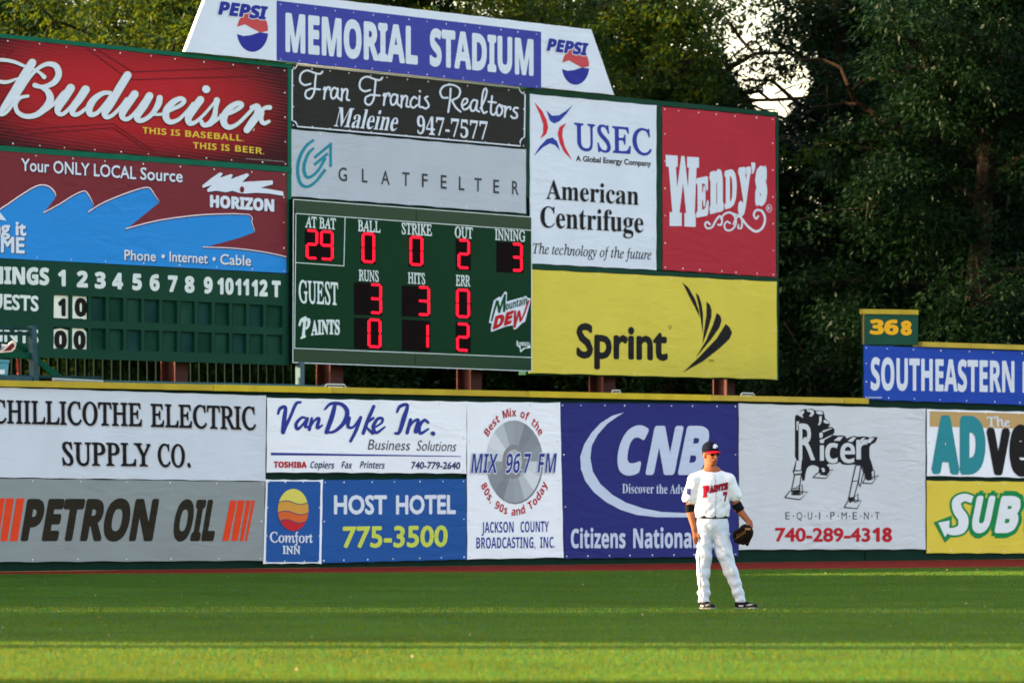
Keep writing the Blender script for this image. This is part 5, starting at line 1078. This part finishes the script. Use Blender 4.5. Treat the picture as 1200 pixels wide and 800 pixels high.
# sunglasses, lips, hair
V = [];
for s_ in (-1, 1):
    m_ = MB(); c = np.array(hp(.088, .031 * s_, .004)); R_ = [tuple(c + sw * .027 * math.cos(a) + zz * .017 * math.sin(a) - fw * .016 * abs(math.cos(a)) * (1 if math.cos(a) * s_ > 0 else .1) + np.array((PX, PY, 0)) + fw * .004) for a in [k * math.pi / 5 for k in range(10)]]
    m_.add([tuple(c + fw * .010 + np.array((PX, PY, 0)))] + R_, [(0, i + 1, (i + 1) % 10 + 1) for i in range(10)])
    if s_ == -1: sg = m_.build('sunglasses', mat('dark_lens', (18, 14, 16), .12), pl)
    else: m_.build('lens', MATS['dark_lens'], sg)
m_ = MB(); m_.tube([np.array(hp(.07, .066, .008)) + (PX, PY, 0), np.array(hp(-.01, .082, .006)) + (PX, PY, 0)], .003); m_.tube([np.array(hp(.07, -.066, .008)) + (PX, PY, 0), np.array(hp(-.01, -.082, .006)) + (PX, PY, 0)], .003); m_.build('temple', BLKL, sg)
m_ = MB(); m_.tube([np.array(hp(.098, -.022, -.063)) + (PX, PY, 0), np.array(hp(.108, 0, -.060)) + (PX, PY, 0), np.array(hp(.098, .022, -.063)) + (PX, PY, 0)], [.003, .0055, .003]); m_.build('lips', mat('lips', (140, 74, 66), .5), pl)
sdf_obj('hair', [('ell', hp(-.020, 0, .030), (.0775, .0925, .098), YAW, 0), ('plane', (0, 0, 1), 1.742, 'cut'), ('plane', (0, 0, -1), -1.655, 'cut'), ('ell', hp(.075, 0, -.02), (.085, .098, .14), YAW, 0, 'sub')], (-.24, -.2, 1.6), (.12, .2, 1.8), .0055, .008, mat('hair_dark', (44, 30, 24), .8), pl)
# elbow bands
def wband(a, c, ra, rb, name, m):
    a = np.array(a); c = np.array(c); return sdf_obj(name, [('cone', tuple(a), tuple(c), ra, rb), ('plane', tuple(c - a) if 0 else tuple((c - a) / np.linalg.norm(c - a)), float(((c - a) / np.linalg.norm(c - a)) @ c), 'cut'), ('plane', tuple(-(c - a) / np.linalg.norm(c - a)), float((-(c - a) / np.linalg.norm(c - a)) @ a), 'cut')], tuple(np.minimum(a, c) - .12), tuple(np.maximum(a, c) + .12), .006, .005, m, pl)
wband((-.2975, .028, 1.155), (-.298, .028, 1.066), .056, .053, 'elbow_band', mat('black_band', (20, 20, 24), .6)); wband((.212, .040, 1.165), (.262, .040, 1.082), .056, .053, 'elbow_band', MATS['black_band'])
# shoes
def shoe(heel, toe, name='shoe'):
    h_ = np.array(heel); t_ = np.array(toe); d = (t_ - h_) / np.linalg.norm(t_ - h_); s_ = sdf_obj(name, [('cone', tuple(h_ + (0, 0, .055)), tuple(h_ + d * .09 + (0, 0, .045)), .045, .045), ('cone', tuple(h_ + d * .03 + (0, 0, .045)), tuple(t_ - d * .03 + (0, 0, .03)), .042, .034), ('cone', tuple(h_ + d * .02 + (0, 0, .07)), tuple(h_ + d * .02 + (0, 0, .12)), .046, .042), ('plane', (0, 0, -1), -.016, 'cut')], tuple(np.minimum(h_, t_) + (-.1, -.1, -.02)), tuple(np.maximum(h_, t_) + (.1, .1, .18)), .006, .02, mat('shoe_black', (26, 24, 28), .35), pl)
    sdf_obj('sole', [('cone', tuple(h_ + (0, 0, .016)), tuple(t_ - d * .03 + (0, 0, .016)), .046, .044), ('plane', (0, 0, 1), .022, 'cut'), ('plane', (0, 0, -1), -.003, 'cut')], tuple(np.minimum(h_, t_) + (-.08, -.08, -.02)), tuple(np.maximum(h_, t_) + (.08, .08, .06)), .006, .01, mat('sole_grey', (120, 116, 116), .6), s_)
    n_ = np.array((d[1], -d[0], 0)); n_ = n_ if n_[1] < 0 else -n_; P = []
    T = bvh(s_)
    for f_, z_ in ((.03, .035), (.07, .030), (.13, .040), (.19, .058), (.19, .066), (.125, .052), (.075, .046), (.03, .048)):
        o_ = Vector(tuple(h_ + d * f_ + (PX, PY, z_))) + Vector(tuple(n_)) * .3; hit = T.ray_cast(o_, -Vector(tuple(n_))); P.append((hit[0] if hit[0] else o_ - Vector(tuple(n_)) * .26) + Vector(tuple(n_)) * .003)
    mesh_obj('side_stripe', P, [tuple(range(8))], mat('stripe_white', (200, 200, 204), .4), s_)
shoe((-.150, .03, 0), (-.045, -.17, 0)); shoe((.238, .03, 0), (.440, -.09, 0))
# glove
gv_ = thing('baseball_glove', (PX + .28, PY - .03, .80), 'dark brown leather baseball glove held at the hip by the outfielder', 'glove')
gp_ = [('ell', (.315, -.03, .845), (.085, .055, .095), 0, 0), ('ell', (.262, -.035, .800), (.080, .040, .085), .0, 0)]
for i in range(4): gp_ += [('cone', (.375 - .022 * i, -.01, .85 - .01 * i), (.330 - .042 * i, -.04, .715 + .012 * i), .026, .019)]
gp_ += [('cone', (.30, -.055, .90), (.195, -.065, .845), .026, .021), ('cone', (.195, -.065, .845), (.185, -.06, .80), .020, .018), ('ell', (.255, -.10, .805), (.05, .035, .055), 0, 0, 'sub')]
sdf_obj('shell', gp_, (.10, -.2, .64), (.48, .12, 1.0), .006, .010, GLV, gv_)
m_ = MB()
for i in range(5): m_.tube([(PX + .20 + .022 * i, PY - .098 + .006 * i, .775 + .012 * i), (PX + .222 + .022 * i, PY - .10, .80 + .012 * i), (PX + .215 + .022 * i, PY - .098, .83 + .01 * i)], .0035, 5)
m_.build('lacing', LACE, gv_); m_ = MB(); m_.box((PX + .335, PY - .088, .885), (.06, .008, .022)); m_.build('wrist_tab', mat('tab_tan', (150, 110, 74), .6), gv_)

# shoe of somebody sitting on the platform just outside the frame
sh_t = thing('shoe', W3.map(6, 411, .3), 'white and maroon sneaker resting on the timber platform rail at far left edge', 'shoe')
panel('sole', [(-4, 413.5), (3, 409.8), (8, 406), (12.5, 401), (15.5, 399.2), (18.6, 400), (19.2, 404), (17.6, 409), (14, 412), (6, 412.8)], W3, .32, .03, mat('sole_rubber', (206, 188, 180), .7), sh_t)
panel('tread', [(4, 411.6), (9, 407), (13.5, 402.5), (16.6, 402.4), (16.8, 406), (13, 410.4)], W3, .325, .004, mat('maroon_rubber', (104, 36, 40), .7), sh_t)
mb = MB(); c0 = W3.map(8, 408, .22); c1_ = W3.map(-30, 396, .1); mb.tube([W3.map(12, 406, .26), c0, W3.map(0, 407, .18)], [.05, .06, .06], 8); mb.build('upper', mat('shoe_upper_white', (190, 192, 198), .7), sh_t, True)
mb = MB(); mb.tube([W3.map(-1, 406, .18), W3.map(-40, 404, .05), W3.map(-80, 400, 0)], [.07, .09, .1], 8); mb.build('trouser_leg', mat('dark_cloth', (26, 28, 34), .9), sh_t, True)

# ============================================================ TREES
def leaf_mat(name, rgb, trgb, tr=.45):
    m = bpy.data.materials.new(name); m.use_nodes = True; nt = m.node_tree; N = nt.nodes; L = nt.links; b_ = N['Principled BSDF']; b_.inputs['Roughness'].default_value = .5
    b_.inputs['Specular IOR Level'].default_value = .06
    oi = N.new('ShaderNodeNewGeometry'); n = N.new('ShaderNodeTexNoise'); n.inputs['Scale'].default_value = .9; n.inputs['Detail'].default_value = 6; L.new(oi.outputs['Position'], n.inputs['Vector'])
    rp = N.new('ShaderNodeMapRange'); rp.inputs['From Min'].default_value = .3; rp.inputs['From Max'].default_value = .7; L.new(n.outputs['Fac'], rp.inputs['Value'])
    mx = N.new('ShaderNodeMix'); mx.data_type = 'RGBA'; c = lin(rgb); mx.inputs['A'].default_value = (c[0] * .6, c[1] * .7, c[2] * .7, 1); mx.inputs['B'].default_value = (c[0] * 1.5, c[1] * 1.25, c[2] * 1.1, 1); L.new(rp.outputs[0], mx.inputs['Factor'])
    L.new(mx.outputs['Result'], b_.inputs['Base Color']); t = N.new('ShaderNodeBsdfTranslucent'); t.inputs[0].default_value = lin(trgb); ms = N.new('ShaderNodeMixShader'); ms.inputs[0].default_value = tr
    L.new(b_.outputs[0], ms.inputs[1]); L.new(t.outputs[0], ms.inputs[2]); L.new(ms.outputs[0], N['Material Output'].inputs[0]); return m
LEAF = leaf_mat('leaf_green', (20, 46, 16), (88, 100, 16), .32); LEAF_SHADE = leaf_mat('leaf_shaded_green', (11, 31, 13), (22, 42, 11), .18)  # second leaf has the shade of the right-hand trees put into its colour
BARK = mat('bark', (36, 31, 26), .9, var=.3, vscale=3, bump=.03, bscale=8); BARKL = mat('bark_bare', (54, 42, 30), .9, var=.25, vscale=4, bump=.02, bscale=14)
GAPS = []   # openings in the canopy: (x, z, rx, rz) at the depth Y0, running away from the field
def leaves(C, R, per, L0, rg):
    """C cluster centres, R radii: leaf rhombs scattered through flattened drooping sprays"""
    n = len(C) * per; ci = np.repeat(np.arange(len(C)), per); v = rg.normal(size=(n, 3)); v /= np.linalg.norm(v, axis=1, keepdims=True); r = rg.random(n) ** .45
    P = C[ci] + v * (r * R[ci])[:, None] * np.array([1, 1, .55]) ; P[:, 2] -= (np.hypot(v[:, 0], v[:, 1]) * r) ** 2 * R[ci] * .35
    L_ = L0 * (.65 + .7 * rg.random(n)); a = v * np.array([1, 1, .2]) + rg.normal(0, .45, (n, 3)) + np.array([0, 0, -.45]); a /= np.linalg.norm(a, axis=1, keepdims=True)
    up = np.array([0, 0, 1.]) + rg.normal(0, .55, (n, 3)); s_ = np.cross(a, up); s_ /= np.maximum(np.linalg.norm(s_, axis=1, keepdims=True), 1e-5); s_ *= (L_ * .21)[:, None]; nn = np.cross(a, s_) * .35
    V = np.stack([P, P + a * (L_ * .42)[:, None] + s_ + nn, P + a * L_[:, None], P + a * (L_ * .42)[:, None] - s_ + nn], 1); return V, P
def tree(x, y, H, cr, seed, label, dark=False, base=2.0, per=120, nl=None, L0=.145, group='trees behind the boards', dens=1.0, gaps=True):
    rg = np.random.default_rng(seed); root = thing('tree', (x, y, 0), label, 'tree', group); o0 = np.array((x, y, 0.))
    m_ = MB(); lean = rg.normal(0, .25, 2); tp = [o0 + (lean[0] * t * 2, lean[1] * t * 2, H * .82 * t) for t in np.linspace(0, 1, 7)]; m_.tube(tp, [.26 * H / 14 * (1 - .75 * t) + .03 for t in np.linspace(0, 1, 7)], 8)
    C = []; nl = nl or int(H * 1.9)
    for i in range(nl):
        t = (i + .5) / nl; z0 = base + (H * .8 - base) * t; st = o0 + (lean[0] * t * 2, lean[1] * t * 2, z0); az = i * 2.4 + rg.normal(0, .4)
        ln = cr * (math.sin(math.pi * min(1, (.26 + .70 * t))) ** .6) * (.75 + .4 * rg.random()) ; el = .15 + .6 * t + rg.normal(0, .12)
        d = np.array((math.cos(az) * math.cos(el), math.sin(az) * math.cos(el), math.sin(el))); pts = [st + d * ln * q + (0, 0, -.12 * ln * q * q) + rg.normal(0, .06, 3) * q * ln * .5 for q in np.linspace(0, 1, 5)]
        m_.tube(pts, [.085 * (1 - .8 * q) * (1.1 - .5 * t) * H / 14 + .012 for q in np.linspace(0, 1, 5)], 5)
        for q in np.linspace(.25, 1.05, max(4, int(ln * 2.6))):
            c = pts[0] + (pts[-1] - pts[0]) * q; C.append(c + rg.normal(0, .28, 3) * (.6 + q))
            for s_ in range(2):
                e = c + rg.normal(0, 1, 3) * np.array((.75, .75, .5)) * (.5 + .5 * q) * cr / 4; C.append(e)
                if rg.random() < .35: m_.tube([c, (c + e) / 2 + (0, 0, .08), e], [.022, .015, .007], 4)
    C = np.array(C); C = np.vstack([C, o0 + np.array((0, 0, H * .86)) + rg.normal(0, 1, (int(14), 3)) * np.array((cr * .3, cr * .3, H * .06))]); R = (.42 + .38 * rg.random(len(C))) * cr / 4.2
    keep = C[:, 2] > .6
    if gaps:
        for gx, gz, rx, rz, p in GAPS:
            k_ = C[:, 1] / 118.0; q = ((C[:, 0] - gx * k_) / rx) ** 2 + ((C[:, 2] - HC - (gz - HC) * k_) / rz) ** 2; keep &= ~((q < 1) & (rg.random(len(C)) < p))
    C, R = C[keep], R[keep]; V, P = leaves(C, R, int(per * dens), L0, rg); keep = P[:, 2] > .05
    if gaps:
        for gx, gz, rx, rz, p in GAPS:
            k_ = P[:, 1] / 118.0; q = ((P[:, 0] - gx * k_) / rx) ** 2 + ((P[:, 2] - HC - (gz - HC) * k_) / rz) ** 2; keep &= ~((q < .8) & (rg.random(len(P)) < p))
    V = V[keep]; tk = m_.build('trunk', BARK, root); n = len(V); np_mesh('crown', V.reshape(-1, 3), np.arange(n * 4).reshape(-1, 4), LEAF_SHADE if dark else LEAF, root, quads=True); return root
def clone(src, x, y, rot, sc, label, group='trees behind the boards'):
    c = src.copy(); COL.objects.link(c); c.location = (x, y, 0); c.rotation_euler = (0, 0, rot); c.scale = (sc, sc, sc * random.uniform(.94, 1.06)); c['label'] = label; c['group'] = group
    for ch in src.children: d = ch.copy(); COL.objects.link(d); d.parent = c
    return c
def wx(px, Y): return (px - CX) / F * Y
def wz(py, Y): return HC + (HY - py) / F * Y
GAPS += [(wx(893, 118), wz(82, 118), .85, .85, .93), (wx(868, 118), wz(56, 118), .5, .4, .85), (wx(925, 118), wz(92, 118), .7, .6, .92), (wx(1075, 118), wz(60, 118), .25, .35, .5), (wx(905, 118), wz(122, 118), .6, .45, .9)]
# front row right: broadleaf trees with shade in the leaf colour
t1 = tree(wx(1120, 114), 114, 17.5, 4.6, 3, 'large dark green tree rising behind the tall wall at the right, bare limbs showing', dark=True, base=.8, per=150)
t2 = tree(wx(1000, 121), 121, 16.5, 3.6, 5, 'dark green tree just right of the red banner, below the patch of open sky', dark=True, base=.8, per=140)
t3 = tree(wx(790, 119), 119, 15.6, 4.0, 9, 'green tree whose crown shows above the white and red banners, left of the open sky', base=1, per=140)
t4 = tree(wx(180, 116), 116, 16.5, 4.6, 12, 'sunlit yellow green tree above the red banner at upper left', base=1, per=150)
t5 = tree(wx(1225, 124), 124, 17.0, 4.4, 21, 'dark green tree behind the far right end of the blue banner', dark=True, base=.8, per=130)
labs = [('sunlit yellow green tree at the far left edge above the red banner', t4, 8, 121, 1.1, 1.0), ('sunlit tree directly left of the white stadium name banner', t3, 330, 122, 2.2, 1.06),
        ('green tree partly hidden behind the middle of the white stadium name banner', t4, 480, 121, 4.0, .99), ('green tree above the right end of the white stadium name banner', t3, 640, 124, .6, 1.04)]
for lab, src, px, Y, rot, sc in labs: clone(src, wx(px, Y), Y, rot, sc, lab)
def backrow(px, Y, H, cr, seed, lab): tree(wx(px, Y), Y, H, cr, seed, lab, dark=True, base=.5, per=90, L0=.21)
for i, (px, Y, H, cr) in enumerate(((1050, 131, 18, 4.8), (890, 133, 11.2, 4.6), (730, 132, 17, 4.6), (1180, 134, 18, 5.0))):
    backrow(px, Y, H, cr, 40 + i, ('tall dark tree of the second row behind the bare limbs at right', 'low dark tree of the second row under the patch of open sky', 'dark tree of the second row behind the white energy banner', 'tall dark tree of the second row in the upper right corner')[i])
for i, (px, Y, sc, rot) in enumerate(((60, 132, 1.1, .3), (230, 134, 1.08, 1.9), (420, 133, 1.12, 3.1), (580, 135, 1.1, 4.4))):
    clone(t2 if 0 else t4, wx(px, Y), Y, rot, sc, ('second row tree behind the far left sunlit tree', 'second row tree left of the white stadium name banner', 'second row tree behind the left half of the stadium name banner', 'second row tree behind the right half of the stadium name banner')[i])
for i, (x, y, r, sc) in enumerate(((-24, 106, .4, .80), (-33, 101, 2.0, .84), (-29, 114, 3.3, .88), (-20, 118, 5.1, .84))):  # out-of-view trees added to keep low sun off the fence and woods
    clone(t4, x, y, r, sc, ('lower tree', 'second lower tree', 'third lower tree', 'fourth lower tree')[i] + ' added unseen behind the boards beyond the left edge to block low sun')
# shrubs along the foot of the trees
def shrub(px, Y, seed, H, lab):
    rg = np.random.default_rng(seed); x = wx(px, Y); root = thing('shrub', (x, Y, 0), lab, 'shrub', 'shrubs along the foot of the trees'); m_ = MB(); C = []
    for i in range(9):
        e = np.array((x, Y, 0)) + np.array((rg.normal(0, 1.1), rg.normal(0, .7), H * (.5 + .5 * rg.random()))); m_.tube([(x, Y, 0), (np.array((x, Y, 0)) * .4 + e * .6), e], [.04, .025, .01], 5)
        for q in np.linspace(.15, 1, 7): C.append(np.array((x, Y, 0.)) * (1 - q) + e * q + rg.normal(0, .3, 3) * (1, 1, .5))
    C = np.array(C); C = C[C[:, 2] > .2]; V, P = leaves(C, np.full(len(C), .62), 110, .14, rg); V = V[P[:, 2] > .03]; m_.build('stem', BARK, root); np_mesh('foliage', V.reshape(-1, 3), np.arange(len(V) * 4).reshape(-1, 4), LEAF_SHADE, root, quads=True); return root
sp_ = [(30, 112, 3.4), (150, 113, 3.8), (270, 112, 3.5), (420, 112, 3.8), (530, 113, 4.2), (650, 112, 3.6), (780, 113, 4.2), (900, 112, 3.8), (985, 111, 5.6), (1090, 112.4, 6.6), (1190, 111.5, 7.2)]
sl_ = ['behind the pickets at far left', 'behind the pickets under the torn number cards', 'behind the pickets beside the left red post', 'between the two posts under the electronic scoreboard', 'right behind the second post of the electronic scoreboard', 'under the left end of the yellow billboard', 'between the two posts of the yellow billboard', 'just right of the yellow billboard', 'left of the distance marker', 'directly behind the distance marker', 'behind the right end of the blue banner']
for i, (px, Y, H) in enumerate(sp_): shrub(px, Y, 70 + i, H, 'dark leafy shrub growing ' + sl_[i])
for i, (x, y, H) in enumerate(((-17.5, 85.5, 5.2), (-19, 88, 5.2), (-22, 86.6, 5.2), (-24, 93, 5.6), (-29, 88, 5.2), (-27, 97, 5.8))):  # out-of-view shrubs added to stop sun slipping under the boards
    shrub(CX + x / y * F, y, 90 + i, H, 'tall dark shrub added unseen behind the boards beyond the left edge to block the sun, ' + ('nearest the field', 'nearest the fence', 'between two others', 'second from the back', 'farthest left', 'at the back')[i])
# bare limbs of the big tree at right
def zl2(x, y, Y): px, py = 820 + x / 3.75, 30 + y / 3.75; return ((px - CX) / F * Y, Y, wz(py, Y))
lt = MB(); Yb = 115.2
for P, r0, r1 in (([(440, 150), (540, 150), (620, 185), (650, 260), (680, 330), (740, 372), (820, 420), (900, 470)], .025, .075), ([(660, 290), (720, 245), (780, 228), (850, 205), (930, 190), (1120, 185)], .03, .06), ([(930, 80), (960, 110), (985, 150), (990, 190)], .02, .03), ([(690, 345), (640, 342), (560, 352), (500, 358)], .035, .012), ([(860, 445), (770, 505), (700, 512), (600, 514), (500, 522)], .04, .012), ([(560, 270), (565, 420), (575, 500)], .012, .008), ([(570, 400), (610, 440), (640, 490)], .014, .01)):
    pts = [Vector(zl2(x, y, Yb + .4 * math.sin(i * 1.7))) for i, (x, y) in enumerate(P)]; n = len(pts); lt.tube(pts, [r0 + (r1 - r0) * i / (n - 1) for i in range(n)], 7)
bl = lt.build('bare_limb', BARKL, t1)
lt = MB(); Yb = 117
for P, r0 in (([(90, 210), (180, 160), (240, 125), (330, 122), (400, 118)], .06), ([(130, -10), (180, 60), (215, 100), (240, 125)], .05), ([(190, 300), (260, 290), (310, 330), (450, 322)], .05), ([(180, 330), (310, 328), (450, 318), (560, 300)], .045), ([(330, 300), (400, 270), (500, 240)], .02), ([(400, 180), (400, 260), (402, 330)], .014), ([(300, 260), (380, 200), (470, 160)], .02), ([(200, 170), (260, 210), (330, 220), (420, 190)], .018), ([(340, 330), (360, 250), (420, 200)], .012), ([(250, 200), (330, 180), (440, 170)], .014), ([(150, 130), (210, 90), (300, 60)], .03)):
    pts = [Vector(zl2(x, y, Yb + .3 * math.sin(i * 2.1))) for i, (x, y) in enumerate(P)]; n = len(pts); lt.tube(pts, [r0 * (1 - .4 * i / (n - 1)) for i in range(n)], 5)
lt.build('branch', BARK, t3)
rg_ = np.random.default_rng(5); C = np.array([zl2(x, y, 117) for x, y in ((230, 110), (300, 118), (210, 150), (330, 190), (250, 235), (190, 250), (420, 150), (450, 190), (280, 60), (360, 210), (120, 120), (100, 180), (150, 290), (330, 150))]); V, P = leaves(C, np.full(len(C), .40), 80, .14, rg_)
np_mesh('sprays', V.reshape(-1, 3), np.arange(len(V) * 4).reshape(-1, 4), LEAF_SHADE, t3, quads=True)
# wooded slope closing the view behind the trees
hv = []; hf = []; NX, NY = 40, 10
for j in range(NY + 1):
    for i in range(NX + 1):
        x = -90 + 180 * i / NX; y = 142 + 9 * j; hv.append((x, y, -.05 + 10.5 * min(1, j / 4) ** .8 + (.7 * math.sin(i * 1.3 + j) if j else 0)))
for j in range(NY):
    for i in range(NX): a = j * (NX + 1) + i; hf.append((a, a + 1, a + NX + 2, a + NX + 1))
mesh_obj('hillside', hv, hf, mat('undergrowth', (34, 52, 26), .95, var=.4, vscale=.8, bump=.3, bscale=2), None, True)['kind'] = 'structure'
